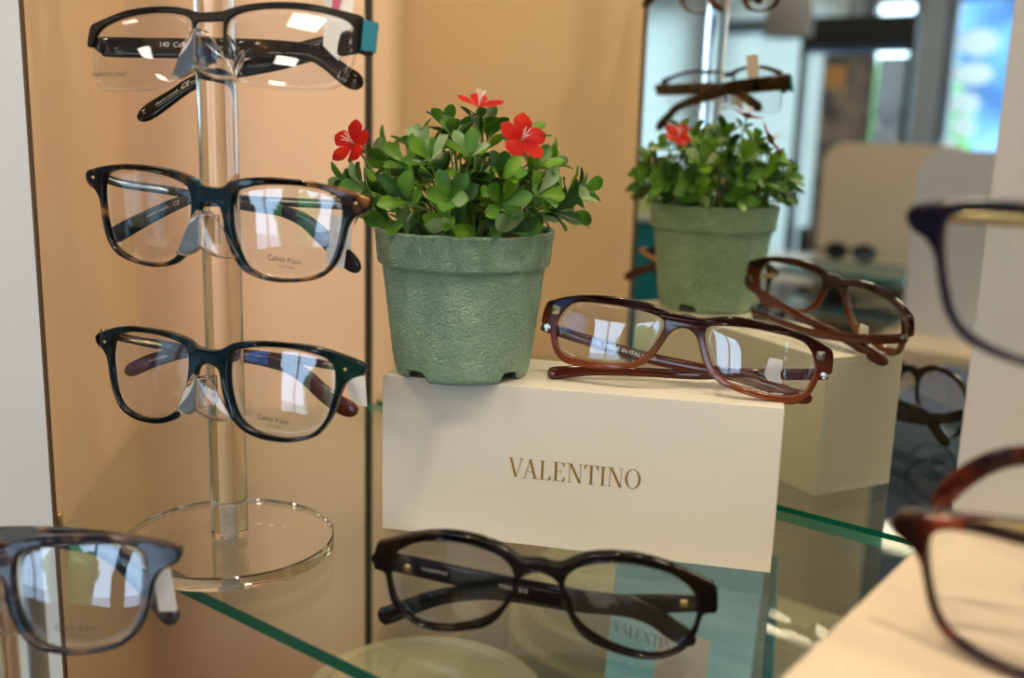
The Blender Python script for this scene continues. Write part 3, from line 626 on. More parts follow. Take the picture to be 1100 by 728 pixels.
m_navy = acetate('dark petrol acetate', [(0.35, (.001, .002, .003)), (0.6, (.001, .006, .010)), (0.78, (.006, .016, .022))], 45, blue=((.0, .012, .024), .006, .03, .5))
m_grtort = acetate('blue grey tortoise acetate', [(0.36, (.005, .008, .018)), (0.52, (.018, .020, .035)), (0.64, (.09, .06, .05)), (0.80, (.24, .17, .13))], 90)
m_black_ac = acetate('black acetate', [(0.4, (.004, .003, .003)), (0.65, (.012, .007, .004)), (0.8, (.03, .014, .006))], 60)
P(m_black_ac).inputs['Specular IOR Level'].default_value = .25; P(m_black_ac).inputs['Coat Weight'].default_value = .05
m_dkblue = acetate('midnight acetate', [(0.4, (.004, .004, .014)), (0.65, (.008, .008, .02)), (0.85, (.05, .025, .012))], 60)
m_redt = acetate('red tortoise acetate', [(0.40, (.008, .002, .002)), (0.54, (.030, .004, .003)), (0.66, (.16, .026, .008)), (0.82, (.32, .08, .02))], 45)
m_brown = fade('brown laminated acetate', (.014, .0014, .0012), (.17, .038, .009), .012, -.012)
m_brownt = fade('brown temple acetate', (.030, .004, .003), (.085, .014, .005), .004, -.004, .8)
m_wine = fade('wine acetate', (.045, .007, .006), (.085, .016, .010), .01, -.01, .8)
m_smoke = acetate('smoke acetate', [(0.35, (.018, .016, .020)), (0.65, (.045, .040, .045))], 50)
m_horn = acetate('dark horn', [(0.4, (.010, .006, .003)), (0.62, (.04, .02, .006)), (0.8, (.16, .08, .02))], 45)

def bend(me, k, y0=0.0, kv=0.0):
    for v in me.vertices:
        x, y, z = v.co
        v.co = Vector((x, -z+y0+k*x*x+kv*y*y, y))
    me.flip_normals() if False else None
    return me
def halves(pts):
    H = [(max(p[0], .25)*.001, p[1]*.001) for p in pts]; H[0] = (0.0, H[0][1]); H[-1] = (0.0, H[-1][1])
    C = catmull(H, 3)
    C = [(max(x, 0.0), y) for x, y in C]
    return C+[(-x, y) for x, y in C[-2:0:-1]]
def front_mesh(out, inn, K, ext, bev, open_rim=False):
    loops = [halves(out)]
    if not open_rim:
        a = [(x*.001, y*.001) for x, y in inn]; a = catmull(a, 3, True)
        loops += [a, [(-x, y) for x, y in a]]
    me = fill_mesh(loops, ext, bev, 3)
    return bend(me, K)
def lens_mesh(inn, sgn, K, grow=1.015, th=.0014, y0=.0003):
    a = catmull([(x*.001*sgn, y*.001) for x, y in inn], 2, True)
    cx = sum(p[0] for p in a)/len(a); cy = sum(p[1] for p in a)/len(a); n = len(a)
    bm = bmesh.new(); fr = []; bk = []
    KK = 9
    for f, off in ((fr, 0.0), (bk, th)):
        f.append([bm.verts.new((cx, y0+K*cx*cx-.0006+off, cy))])
        for j in range(1, KK+1):
            q = j/KK*grow; ring = []
            for x, y in a:
                X, Y = cx+(x-cx)*q, cy+(y-cy)*q
                ring.append(bm.verts.new((X, y0+K*X*X-.0006*(1-q*q)+1.2*(Y-cy)**2*.6+off, Y)))
            f.append(ring)
        for i in range(n): bm.faces.new((f[0][0], f[1][i], f[1][(i+1) % n]))
        for p, q in zip(f[1:], f[2:]):
            for i in range(n): bm.faces.new((p[i], q[i], q[(i+1) % n], p[(i+1) % n]))
    for i in range(n): bm.faces.new((fr[-1][i], bk[-1][i], bk[-1][(i+1) % n], fr[-1][(i+1) % n]))
    return bm
def sweep_bm(pts, thick=.0030, kk=4, round_=.55):
    """temple: pts are (x, y, z, height) in mm; a rounded strip of that height and thickness"""
    C = catmull([tuple(c*.001 for c in p) for p in pts], kk)
    V = [Vector(p[:3]) for p in C]; bm = bmesh.new(); rings = []
    m = len(C); Y = Vector((0, 1, 0)); NS = 16
    for i in range(m):
        t = (V[min(i+1, m-1)]-V[max(i-1, 0)]).normalized(); h = t.cross(Y).normalized(); w = h.cross(t).normalized()
        e = 1.0
        if i >= m-4: e = (1.0, .93, .75, .35)[i-(m-4)]
        if i == 0: e = .9
        hh, ww = C[i][3]/2*e, thick/2*(e if e > .5 else .6)
        ring = []
        for k in range(NS):
            a = 2*math.pi*k/NS; ca, sa = math.cos(a), math.sin(a)
            ring.append(bm.verts.new(V[i]+h*hh*math.copysign(abs(ca)**round_, ca)+w*ww*math.copysign(abs(sa)**round_, sa)))
        rings.append(ring)
    for a, b in zip(rings, rings[1:]):
        for k in range(NS): bm.faces.new((a[k], a[(k+1) % NS], b[(k+1) % NS], b[k]))
    bm.faces.new(rings[0][::-1]); bm.faces.new(rings[-1])
    return bm
def part_path(pts, f0, f1, hs):
    C = catmull([tuple(p) for p in pts], 4); n = len(C)
    return [(p[0], p[1], p[2], p[3]*hs) for p in C[int(f0*n):max(int(f1*n), int(f0*n)+2)]]
def words_on(parent, body, width, x, y, z, ang, m, name='lettering', squash=1.0):
    me = text_mesh(body, width); ca, sa = math.cos(ang), math.sin(ang)
    for v in me.vertices:
        a, b = v.co.x, v.co.y*squash
        v.co = Vector((x+a*ca-b*sa, y, z+a*sa+b*ca))
    return link(name, me, m, parent, smooth=False)
def words_temple(parent, te, body, width, xc, m, dz=0.0, thick=.0034):
    """lettering printed along the inner face of a folded temple"""
    C = sorted([tuple(c*.001 for c in p[:3]) for p in catmull([tuple(p) for p in te], 4)])
    def at(x):
        for a, b in zip(C, C[1:]):
            if a[0] <= x <= b[0]:
                t = (x-a[0])/max(b[0]-a[0], 1e-9); return a[1]+(b[1]-a[1])*t, a[2]+(b[2]-a[2])*t
        return (C[0] if x < C[0][0] else C[-1])[1:]
    me = text_mesh(body, width)
    for v in me.vertices:
        y, z = at(xc+v.co.x); v.co = Vector((xc+v.co.x, y-thick/2-.0004, z+dz+v.co.y))
    return link('lettering', me, m, parent, smooth=False)
def A4(d): 
    A, T = d['A'], d['T']
    return Matrix(((A[0][0], A[0][1], A[0][2], T[0]), (A[1][0], A[1][1], A[1][2], T[1]), (A[2][0], A[2][1], A[2][2], T[2]), (0, 0, 0, 1)))
def quad_card(name, pts, th, m, parent):
    """a small flat card through four corner points (mm, local), a fraction of a millimetre thick"""
    v = [Vector(p)*.001 for p in pts]; n = (v[1]-v[0]).cross(v[2]-v[0]).normalized()*th
    bm = bmesh.new(); a = [bm.verts.new(p) for p in v]; b = [bm.verts.new(p+n) for p in v]; k = len(v)
    bm.faces.new(a); bm.faces.new(b[::-1])
    for i in range(k): bm.faces.new((a[i], b[i], b[(i+1) % k], a[(i+1) % k]))
    return from_bm(name, bm, m, parent, smooth=False)

def glasses(d, label, group, mf, mt, lens=m_lens, K=1.8, ext=.0014, bev=.0008, thick=.0032, open_rim=False, inlay=None, hinge_m=None, rivets=None, pads=True, shape=None, temples=None):
    S = shape or d; te = temples or d['te']
    root = empty('eyeglasses', mat=A4(d)); tag(root, label, 'glasses', group)
    fr = link('front_frame', front_mesh(S['out'], S['inn'], K, ext, bev, open_rim), mf, root, smooth=50)
    LN = []
    for s in (-1, 1):
        LN.append(from_bm('lens', lens_mesh(S['inn'], s, K), lens, root))
    TE = []
    for s in 'LR':
        t = from_bm('temple', sweep_bm(te[s], thick), mt, root, smooth=60); TE.append(t)
        if inlay:
            mi, f0, f1, hs = inlay
            from_bm('metal_inlay', sweep_bm(part_path(te[s], f0, f1, hs), thick+.0006, 1), mi, t, smooth=50)
    hm = hinge_m or m_gold2
    xo = max(p[0] for p in S['out'])*.001
    for i, (s, k) in enumerate((('L', -1), ('R', 1))):
        p = te[s][0]; x0, y0, z0 = (c*.001 for c in p[:3])
        bm = bmesh.new(); yf = K*x0*x0+.0012
        xx = k*(xo-.0035)
        box_bm(.0045, max(y0-yf, .002)+.002, .0030, ((xx), (yf+y0)/2, z0), .0005, bm=bm)
        lathe = lathe_bm([(.0013, -.0026), (.0015, -.0024), (.0015, .0024), (.0013, .0026)], 14, bm, (xx+k*.0005, y0-.001, z0))
        from_bm('hinge', bm, hm, root, smooth=40)
    if rivets:
        for k in (-1, 1):
            x, z, sz, kind = k*rivets[0]*.001, rivets[1]*.001, rivets[2]*.001, rivets[3]
            y = K*x*x-ext-bev
            bm = bmesh.new()
            if kind == 'stud':                        # small pyramid stud
                b = [bm.verts.new((x+a*sz, y, z+c*sz)) for a, c in ((-1, -1), (1, -1), (1, 1), (-1, 1))]; t_ = bm.verts.new((x, y-sz*.8, z))
                bm.faces.new(b)
                for i in range(4): bm.faces.new((b[i], b[(i+1) % 4], t_))
                from_bm('pyramid_stud', bm, hm, fr, smooth=False)
            else:
                bm = lathe_bm([(.0009, 0), (.0009, .0007), (.0005, .0009)], 14, bm); bm.transform(Matrix.Translation((x, y+.0003, z)) @ Matrix.Rotation(R(90), 4, 'X'))
                from_bm('rivet', bm, hm, fr, smooth=40)
    return root, fr, LN, TE

def nose_rest(parent, M, m=m_nose, ym=-.0105, top=.004, w0=.0035, w1=.0170, zb=-.0175):
    """clear tent-shaped rest that sticks out of the pole under the bridge"""
    bm = bmesh.new(); NU, NV = 14, 10; g = []
    for j in range(NV+1):
        q = j/NV; row = []
        for i in range(-NU, NU+1):
            s = i/NU; a = abs(s)
            hw = w0+(w1-w0)*q**.8
            z = top+(zb-top)*q*(0.80+.20*a**.7) - .0018*q*math.sin(a*3.1)
            y = ym+ .0065*(a**1.25)*(.5+.5*q) - .001*q
            row.append(bm.verts.new(M @ Vector((s*hw, y, z))))
        g.append(row)
    for a, b in zip(g, g[1:]):
        for i in range(2*NU): bm.faces.new((a[i], a[i+1], b[i+1], b[i]))
    bmesh.ops.recalc_face_normals(bm, faces=bm.faces)
    r = bmesh.ops.solidify(bm, geom=list(bm.faces), thickness=.0013)
    # web back to the pole
    q = box_bm(.0028, .0135, .014, (0, -.0022, -.006), .0004); q.transform(M); me = bpy.data.meshes.new('t'); q.to_mesh(me); q.free(); bm.from_mesh(me); bpy.data.meshes.remove(me)
    o = from_bm('nose_rest', bm, m, parent); o.matrix_parent_inverse = Matrix.Identity(4)
    return o

B = BAKE
# --- display stand with the three pairs
SX, SY, SR = -.1431, .5049, .0531
st = empty('display_stand', (SX, SY, 0)); tag(st, 'clear acrylic stand with round base holding three glasses on the glass shelf', 'display stand')
from_bm('base', lathe_bm([(SR-.0006, 0.0002), (SR, .0008), (SR, .0066), (SR-.0006, .0072)], 128), m_acr, st, smooth=30)
from_bm('pole', lathe_bm([(.0088, .0074), (.0093, .0080), (.0093, .60), (.0088, .6006)], 64), m_acr, st, smooth=30)
sc_ = [(.0001, -.0)]
z = .0005; prof = [(.0042, .0001), (.0042, .0014), (.0030, .0016)]
while z < .022:
    z += .0007; prof += [(.0030, z+.001), (.0026, z+.00135)]
prof += [(.0015, .0245)]
m_screw = mat('clear frosted screw', (.75, .70, .62), rough=.35)
from_bm('screw', lathe_bm(prof, 24), m_screw, st, smooth=30)
def rest_matrix(key, root_loc):
    M = A4(B[key]).copy(); A = M.to_3x3()
    yaw = math.atan2(A[1][0], A[0][0])
    Mr = Matrix.Translation(Vector(B[key]['T'])-Vector(root_loc)) @ Matrix.Rotation(yaw, 4, 'Z')
    return Mr
for k in ('G1', 'G2', 'G3'): nose_rest(st, rest_matrix(k, (SX, SY, 0)))
# fourth rest above the picture, carries the pair whose temple tip shows at the top of the mirror
top_d = dict(B['G2']); top_d = {k: v for k, v in B['G2'].items()}; top_d['T'] = [B['G2']['T'][0], B['G2']['T'][1], .340]
Mr = rest_matrix('G2', (SX, SY, 0)); Mr = Matrix.Translation((0, 0, .340-B['G2']['T'][2])) @ Mr
nose_rest(st, Mr)

gs = 'glasses on the clear acrylic stand'
# top pair, half rim
r1, f1, L1, T1_ = glasses(B['G1'], 'dark metal half-rim glasses with teal temple block, upper pair in view on the stand', gs, m_gun, m_horn, K=1.8, ext=.0006, bev=.0005, thick=.0034, open_rim=True, hinge_m=m_gun)
words_on(L1[0], 'stainless steel', .019, -.0555, .0042, -.0140, 0, m_print)
words_on(L1[1], 'Calvin Klein', .011, .028, .0005, -.0125, R(2), m_print)
words_temple(T1_[0], B['G1']['te']['L'], '140  Calvin Klein', .024, -.0300, m_printw, .001)
words_temple(T1_[1], B['G1']['te']['R'], 'CE', .0042, -.0330, m_printw)
words_temple(T1_[1], B['G1']['te']['R'], 'FRAME CHINA', .012, -.0430, m_printw)
quad_card('teal_block', [(75.2, 3.6, 8.6), (80.6, 7.5, 8.0), (80.6, 7.5, -5.0), (75.2, 3.6, -5.2)], .0022, m_teal, r1)
quad_card('temple_block', [(72.6, 4.5, 9.4), (76.6, 12, 9.4), (76.6, 12, -5.0), (72.6, 4.5, -4.6)], .0035, m_gun, r1)
tg = quad_card('price_tag', [(46, 19.0, 27), (61, 20.5, 28), (60, 21.5, 8), (55, 22, -4.0), (47, 21, 3)], .0003, m_tagw, r1)
quad_card('tag_print', [(51, 18.9, 25), (55, 19.3, 25), (54, 19.6, 19), (50.5, 19.3, 19)], .0001, m_tagp, tg)
# nose pad arms
for s in (-1, 1):
    pth = [(s*9, 1.0, 2, .9), (s*10.5, 4, 0, .9), (s*12, 6, -4, .9), (s*12.5, 5.5, -7, .9)]
    w = from_bm('pad_arm', sweep_bm(pth, .0009), m_gun, r1)
    bm = bmesh.new(); bmesh.ops.create_uvsphere(bm, u_segments=16, v_segments=10, radius=1); bm.transform(Matrix.Translation((s*.0125, .0068, -.0085)) @ Matrix.Rotation(s*R(20), 4, 'Y') @ Matrix.Diagonal((.0022, .0016, .006, 1)))
    from_bm('nose_pad', bm, m_nose, w)
# middle pair
r2, f2, L2, T2_ = glasses(B['G2'], 'brown and blue tortoise square glasses with grey temples, middle pair on the stand', gs, m_tort, m_smoke, inlay=(m_steel, .05, .34, .55), rivets=(70, 12.5, 1, 'rivet'))
words_on(L2[1], 'Calvin Klein', .0175, .0375, .0015, -.0165, R(-3), m_print)
words_on(L2[1], 'COLLECTION', .0085, .0378, .0017, -.0198, R(-3), m_print)
words_temple(T2_[1], B['G2']['te']['R'], 'CE', .0036, -.0400, m_printw, 0, .0032)
words_temple(T2_[1], B['G2']['te']['R'], 'FRAME CHINA', .013, -.0510, m_printw, 0, .0032)
tg = quad_card('price_tag', [(50.5, 22, 4.5), (61.5, 22, 4.5), (62, 22, -11), (50, 22, -11)], .0003, m_tag, r2)
quad_card('tag_flap', [(49, 21.4, -11), (59.5, 21.4, -11), (58.5, 21.6, -20.5), (50.5, 21.6, -20)], .0003, m_tagw, tg)
# lower pair
r3, f3, L3, T3_ = glasses(B['G3'], 'dark petrol blue square glasses with wine red temples, lowest pair on the stand', gs, m_navy, m_wine, inlay=(m_gold2, .02, .27, .6), rivets=(71, 11, 1, 'rivet'))
words_on(L3[1], 'Calvin Klein', .0175, .0360, .0015, -.0160, R(-3), m_print)
words_on(L3[1], 'COLLECTION', .0085, .0363, .0017, -.0190, R(-3), m_print)
words_temple(T3_[1], B['G3']['te']['R'], 'FRAME CHINA', .012, -.0580, m_printw, 0, .0032)
quad_card('price_tag', [(58, 31, 6), (67, 33, 5), (69, 33, -10), (60, 31, -9)], .0003, m_tagw, r3)
# pair above the picture (its temple tip and tag reach into the mirror view)
r0, *_ = glasses(top_d, 'brown glasses above the frame edge, temple tip seen at the top of the mirror', gs, m_redt, m_horn)

# --- brown pair on the box, black pair on the shelf
B['G5']['T'][2] += .0015
r5, f5, L5, T5_ = glasses(B['G5'], 'translucent brown rectangular glasses with silver pyramid studs lying on the white box', None, m_brown, m_brownt, rivets=(67.5, 7.6, 2.3, 'stud'), hinge_m=m_steel, ext=.0014, inlay=(m_steel, .03, .10, .5))
words_temple(T5_[0], B['G5']['te']['L'], '140  MADE IN ITALY   CE', .034, -.0300, m_printw, .0005, .0032)
quad_card('price_tag', [(44, 20.5, 1), (51, 20.8, 1), (53, 21, -13), (50, 21, -16), (43, 20.5, -8)], .0003, m_tagw, r5)
r6, f6, L6, T6_ = glasses(B['G6'], 'glossy black oval glasses on the glass shelf in front of the white box', None, m_black_ac, m_black_ac, hinge_m=m_gold2, ext=.0015, thick=.0036)
words_temple(T6_[0], B['G6']['te']['L'], 'VALENTINO', .0115, -.0480, m_printw, .001, .0036)
words_temple(T6_[0], B['G6']['te']['L'], 'V2651  215', .0125, -.0130, m_printw, .001, .0036)
words_temple(T6_[1], B['G6']['te']['R'], 'V2651', .006, .0300, m_printw, .001, .0036)
for k in (-1, 1):
    from_bm('temple_stud', box_bm(.0035, .0016, .0035, (k*.0600, .0145, -.0026), .0007), m_gold2, T6_[0] if k < 0 else T6_[1])

# --- lower left pair on its own stand
te4 = {'L': [(-74, 14, 13, 5), (-60, 20, 12.5, 5), (-30, 27, 12, 5), (0, 30, 12, 5.5), (25, 31, 10, 6.5), (38, 31, 5, 8), (50, 31, -4, 9), (62, 31, -13, 9), (67, 31, -17, 8)],
       'R': [(74, 14, 13, 5), (60, 22, 13.5, 5), (30, 32, 14, 5), (0, 36, 14, 5.5), (-25, 37, 12, 6.5), (-38, 37, 7, 8), (-50, 37, -1, 9), (-64, 37, -9, 9)]}
te4['L'] = te4['L'][:6]+[(52, 30, -7, 9), (61, 30, -17, 9), (65, 30, -21, 8)]
g4, f4, L4, T4_ = glasses(B['G4'], 'blurred blue-grey tortoise square glasses at the lower left corner, in front of the shelf', None, m_grtort, m_grtort, shape=B['G2'], temples=te4, inlay=(m_steel, .05, .3, .5))
words_on(L4[1], 'Calvin Klein', .0175, .0360, .0012, -.0165, R(0), m_print)
words_on(L4[1], 'COLLECTION', .0085, .0363, .0014, -.0196, R(0), m_print)
quad_card('price_tag', [(60, 17, 7), (67, 19, 7), (69, 22, -14), (62, 20, -14)], .0003, m_tagw, g4)
p4 = Vector(B['G4']['T'])+Vector((.003, .0175, 0))
s4 = empty('display_stand', (p4.x, p4.y, ZF)); tag(s4, 'clear acrylic stand at the lower left edge holding the blue-grey glasses', 'display stand')
from_bm('pole', lathe_bm([(.0088, .012), (.0093, .0126), (.0093, p4.z-ZF+.014), (.0088, p4.z-ZF+.0146)], 48), m_acr, s4, smooth=30)
from_bm('base', lathe_bm([(.0694, 0.0002), (.07, .0008), (.07, .0112), (.0694, .0118)], 96), m_acr, s4, smooth=30)
M4 = Matrix.Translation(Vector(B['G4']['T'])-Vector((p4.x, p4.y, ZF)))
nose_rest(s4, M4)

# --- right foreground: cream riser with tall white back, two blurred pairs
RZ = .060
def rbox(name, t0, t1, c0, c1, z0, z1, m, parent, bevel=.0006):
    bm = box_bm(t1-t0, c1-c0, z1-z0, bevel=bevel)
    bm.transform(Matrix.Translation(E((t0+t1)/2, (c0+c1)/2, (z0+z1)/2)) @ Matrix.Rotation(RT, 4, 'Z'))
    return from_bm(name, bm, m, parent, smooth=False)
rs = empty('display_riser', (0, 0, 0)); tag(rs, 'cream display riser with tall white back panel at the right edge', 'display riser')
rbox('step', RT0, .30, .262, RC1, 0.0002, RZ, m_cream, rs, .002)
rbox('back_panel', RT0, .30, RC1, RC1+.012, .0002, .62, m_white, rs)
te8 = {'L': [(-74, 14, 13, 5), (-60, 20, 12, 5), (-30, 27, 11, 5), (0, 30, 10, 5.5), (25, 31, 7, 6.5), (50, 31, -6, 9), (64, 31, -14, 8)],
       'R': [(74, 15, 14, 4.5), (50, 26, 17, 4.5), (20, 31, 20, 4.5), (-10, 35, 22, 5), (-30, 39, 27, 6), (-42, 41, 28, 6.5), (-53, 40, 24, 7), (-63, 38, 15, 7.5), (-69, 36, 5, 7)]}
g8, f8, L8, T8_ = glasses(B['G8'], 'blurred red-brown tortoise glasses standing on the cream riser at the right edge', None, m_redt, m_redt, shape=B['G2'], temples=te8, hinge_m=m_gold2, ext=.0016, inlay=(m_gold2, .05, .45, .6))
te7 = {'L': te4['L'], 'R': [(74, 14, 13, 5), (50, 24, 11, 5), (20, 32, 9, 5), (-10, 36, 8, 5.5), (-35, 37, 6, 6.5), (-46, 37, 7, 7), (-52, 37, 8, 7)]}
g7, f7, L7, T7_ = glasses(B['G7'], 'blurred midnight black glasses hanging in front of the white back panel, upper right', None, m_dkblue, m_redt, shape=B['G2'], temples={'L': [(-74, 14, 12, 5), (-60, 20, 11, 5), (-30, 27, 10, 5), (0, 30, 9, 5.5), (25, 31, 6, 6.5), (50, 31, -6, 9), (64, 31, -14, 8)], 'R': [(74, 15, 13, 4.5), (50, 26, 12, 4.5), (20, 31, 11, 4.5), (-10, 35, 10, 5), (-36, 37, 9, 6), (-44, 37, 8, 7)]}, hinge_m=m_gold2, ext=.0016, inlay=(m_gold2, .05, .6, .7))
A7 = A4(B['G7']); pp = A7 @ Vector((0, .016, 0))
s7 = empty('display_stand', (pp.x, pp.y, RZ)); tag(s7, 'clear acrylic stand past the right edge carrying the black glasses', 'display stand')
from_bm('pole', lathe_bm([(.0065, .0052), (.0069, .0056), (.0069, pp.z-RZ+.012), (.0065, pp.z-RZ+.0124)], 40), m_acr, s7, smooth=30)
from_bm('base', lathe_bm([(.0190, .0002), (.0194, .0005), (.0194, .0044), (.0190, .005)], 48), m_acr, s7, smooth=30)

# --- things on the lower deck
m_case = mat('white shell case', (.78, .80, .76), rough=.3)
def shell_case(loc, rz, label, lid):
    o = empty('glasses_case', loc, rz); tag(o, label, 'glasses case')
    bm = bmesh.new(); bmesh.ops.create_uvsphere(bm, u_segments=40, v_segments=20, radius=1)
    for v in bm.verts:
        x, y, z = v.co; v.co = Vector((math.copysign(abs(x)**.75, x)*.078, math.copysign(abs(y)**.8, y)*.032, .0165+math.copysign(abs(z)**.7, z)*.0162))
    from_bm('shell', bm, m_case, o)
    bm = lathe_bm([(.97, -.0006), (1.0, -.0004), (1.0, .0004), (.97, .0006)], 64)
    bm.transform(Matrix.Translation((0, 0, .0165)) @ Matrix.Diagonal((.079, .033, 1, 1)))
    from_bm('seam', bm, m_steel, o, smooth=False)
shell_case(E(-.02, .475, -.20), RT+R(18), 'white hard glasses case on the lower deck, seen low through the glass shelf', True)
# slim pair lying on the lower deck
d9 = {'T': list(E(-.145, .44, -.1765)), 'A': B['G6']['A'], 'te': B['G6']['te'], 'out': B['G6']['out'], 'inn': B['G6']['inn']}
r9 = glasses(d9, 'grey metal-look glasses on the lower deck, seen faintly through the shelf', None, m_smoke, m_smoke)

# --- room furniture the mirror shows
def thing_box(name, label, cat): o = empty(name); tag(o, label, cat); return o
def part(name, t0, t1, c0, c1, z0, z1, m, parent, bevel=0): return rbox(name, t0, t1, c0, c1, z0, z1, m, parent, bevel)
m_tan = noisy(mat('tan panel', (.62, .50, .36), rough=.6), 5, [(0.3, (.70, .57, .44)), (0.7, (.76, .63, .50))])
m_lil = mat('grey white panel', (.68, .68, .78), rough=.5)
m_tglass = mat('teal shelf glass', (.03, .13, .14), rough=.15)
def arch_panel(name, t0, t1, c, z0, z1, r, m, parent, th=.012):
    """upright panel with one rounded top corner"""
    pts = [(t0, z0), (t1, z0), (t1, z1)] + [(t0+r-r*math.sin(a), z1-r+r*math.cos(a)) for a in [R(90)*i/12 for i in range(13)]]
    bm = bmesh.new(); rows = []
    for cc in (c, c+th): rows.append([bm.verts.new(E(t, cc, z)) for t, z in pts])
    bm.faces.new(rows[0]); bm.faces.new(rows[1][::-1]); n = len(pts)
    for i in range(n): bm.faces.new((rows[0][i], rows[0][(i+1) % n], rows[1][(i+1) % n], rows[1][i]))
    return from_bm(name, bm, m, parent, smooth=False)
du = thing_box('display_unit', 'round-cornered beige and grey display unit with teal glass shelves, seen in the mirror', 'display unit')
arch_panel('end_panel', -.975, -.66, -1.37, -.34, .19, .055, m_tan, du)
arch_panel('end_panel', -.668, -.40, -1.10, -.19, .187, .05, m_lil, du)
part('glass_shelf', -.965, -.69, -1.355, -1.105, -.106, -.090, m_tglass, du)
part('glass_shelf', -.965, -.69, -1.355, -1.105, -.185, -.175, m_tglass, du)
part('inner_back', -.965, -.65, -1.352, -1.345, -.335, -.105, mat('brown recess', (.20, .14, .08), rough=.6), du)  # plain dark brown board behind the lower shelves
for z_ in (-.150, -.235, -.285): part('inner_lip', -.962, -.655, -1.345, -1.325, z_, z_+.012, m_tan, du)
part('plinth', -.985, -.38, -1.42, -1.06, ZF, -.34, m_tan, du)
part('worktop', -.69, -.38, -1.16, -.92, -.225, -.195, m_cream, du)
part('worktop_front', -.68, -.38, -1.10, -.94, ZF, -.225, m_tan, du)
bm = bmesh.new()
sg = empty('sunglasses', E(-.84, -1.22, -.075), RT); tag(sg, 'black sunglasses on the teal glass shelf of the mirrored display unit', 'sunglasses')
for s in (-1, 1):
    bm = lathe_bm([(.02, -.002), (.024, -.001), (.024, .001), (.02, .002)], 24); bm.transform(Matrix.Translation((s*.032, 0, .021)) @ Matrix.Rotation(R(90), 4, 'X') @ Matrix.Diagonal((1.15, .85, 1, 1)))
    from_bm('lens', bm, m_black, sg)
    from_bm('temple', box_bm(.004, .13, .007, (s*.062, .065, .025), .001), m_black, sg)
from_bm('bridge', box_bm(.02, .004, .006, (0, 0, .027), .001), m_black, sg)

dc = thing_box('display_case', 'black-framed display case with dark header, seen in the mirror before the windows', 'display case')
CT0, CT1, CC = -1.588, -1.178, -2.62
part('header', CT0, CT1, CC-.02, CC+.02, .505, .61, m_black, dc)
part('header_glow', CT0+.01, CT1-.01, CC-.018, CC+.012, .485, .503, mat('blue glow colour', (.05, .14, .4), rough=.4), dc)  # blue glow under the header put into a strip's plain colour
for t in (CT0, CT1-.022): part('frame_post', t, t+.022, CC-.02, CC+.02, ZF, .505, m_black, dc)
m_post1 = noisy(mat('poster grey', (.3, .27, .25), rough=.6), 12, [(0.3, (.07, .07, .09)), (0.5, (.17, .16, .17)), (0.7, (.34, .29, .26))], detail=4)
m_post2 = noisy(mat('poster blue white', (.6, .75, .95), rough=.6), 30, [(0.38, (.12, .22, .5)), (0.55, (.55, .70, .95)), (0.7, (.8, .9, 1))], detail=5, stretch=(1, 1, 2))
m_post3 = mat('poster skin', (.55, .30, .12), rough=.6)
part('poster', CT0+.085, CT1-.135, CC-.006, CC+.000, -.35, .48, m_post1, dc)
part('poster_detail', CT0+.10, CT1-.24, CC+.001, CC+.003, .36, .44, m_post3, dc)
part('poster_panel', CT1-.125, CT1-.024, CC-.006, CC+.000, -.15, .47, m_post2, dc)
part('poster_panel', CT1-.125, CT1-.024, CC+.001, CC+.003, .30, .46, mat('poster sky', (.45, .65, .95), rough=.6), dc)
part('lower_cabinet', CT0+.03, CT1, CC-.15, CC-.03, ZF, -.15, m_black, dc)

wp = thing_box('roller_blind', 'white roller blinds left of the mirrored display case, leftmost added to dim its window', 'window blind')
m_blind = bpy.data.materials.new('white blind cloth'); m_blind.use_nodes = True; nt_ = m_blind.node_tree; nt_.nodes.clear()
d_ = nt_.nodes.new('ShaderNodeBsdfDiffuse'); t_ = nt_.nodes.new('ShaderNodeBsdfTranslucent'); x_ = nt_.nodes.new('ShaderNodeMixShader'); o_ = nt_.nodes.new('ShaderNodeOutputMaterial')
d_.inputs[0].default_value = (.8, .85, .86, 1); t_.inputs[0].default_value = (.86, .90, .88, 1); x_.inputs[0].default_value = .6
nt_.links.new(d_.outputs[0], x_.inputs[1]); nt_.links.new(t_.outputs[0], x_.inputs[2]); nt_.links.new(x_.outputs[0], o_.inputs[0])
part('cloth', -2.66, -1.94, -3.965, -3.962, -.70, .93, m_blind, wp)
part('cloth', -3.68, -2.74, -3.965, -3.962, -.70, .93, m_blind, wp)  # second blind, added to dim the over-bright leftmost window
part('bottom_bar', -3.68, -2.74, -3.972, -3.955, -.72, -.70, m_alu, wp)
part('bottom_bar', -2.66, -1.94, -3.972, -3.955, -.72, -.70, m_alu, wp)
part('rail', -2.66, -1.94, -3.96, -3.93, .68, .75, mat('slate rail', (.12, .18, .25), rough=.5), wp)
tb = thing_box('white_table', 'white round-edged table seen in the mirror right of the plant', 'table')
bm = lathe_bm([(.30, -.012), (.31, -.008), (.31, .008), (.30, .012)], 64); bm.transform(Matrix.Translation(E(-1.28, -1.93, -.20)))
from_bm('table_top', bm, mat('pale blue white top', (.78, .84, .92), rough=.25), tb, smooth=30)
bm = lathe_bm([(.20, 0), (.20, .015), (.03, .03), (.025, .95), (.06, .985)], 40); bm.transform(Matrix.Translation(E(-1.28, -1.93, ZF)))
from_bm('pedestal', bm, m_steel, tb, smooth=40)
tc_ = thing_box('teal_cabinet', 'low teal cabinet seen in the mirror behind the plant pot', 'cabinet')
part('body', -2.05, -1.62, -2.25, -1.95, ZF, -.10, mat('teal lacquer', (.01, .20, .24), rough=.35), tc_)
part('top', -2.07, -1.61, -2.27, -1.93, -.10, -.085, m_post, tc_)
lt = thing_box('glass_showcase', 'glass-fronted showcase with green-yellow lining, seen in the mirror left of the plant', 'showcase')
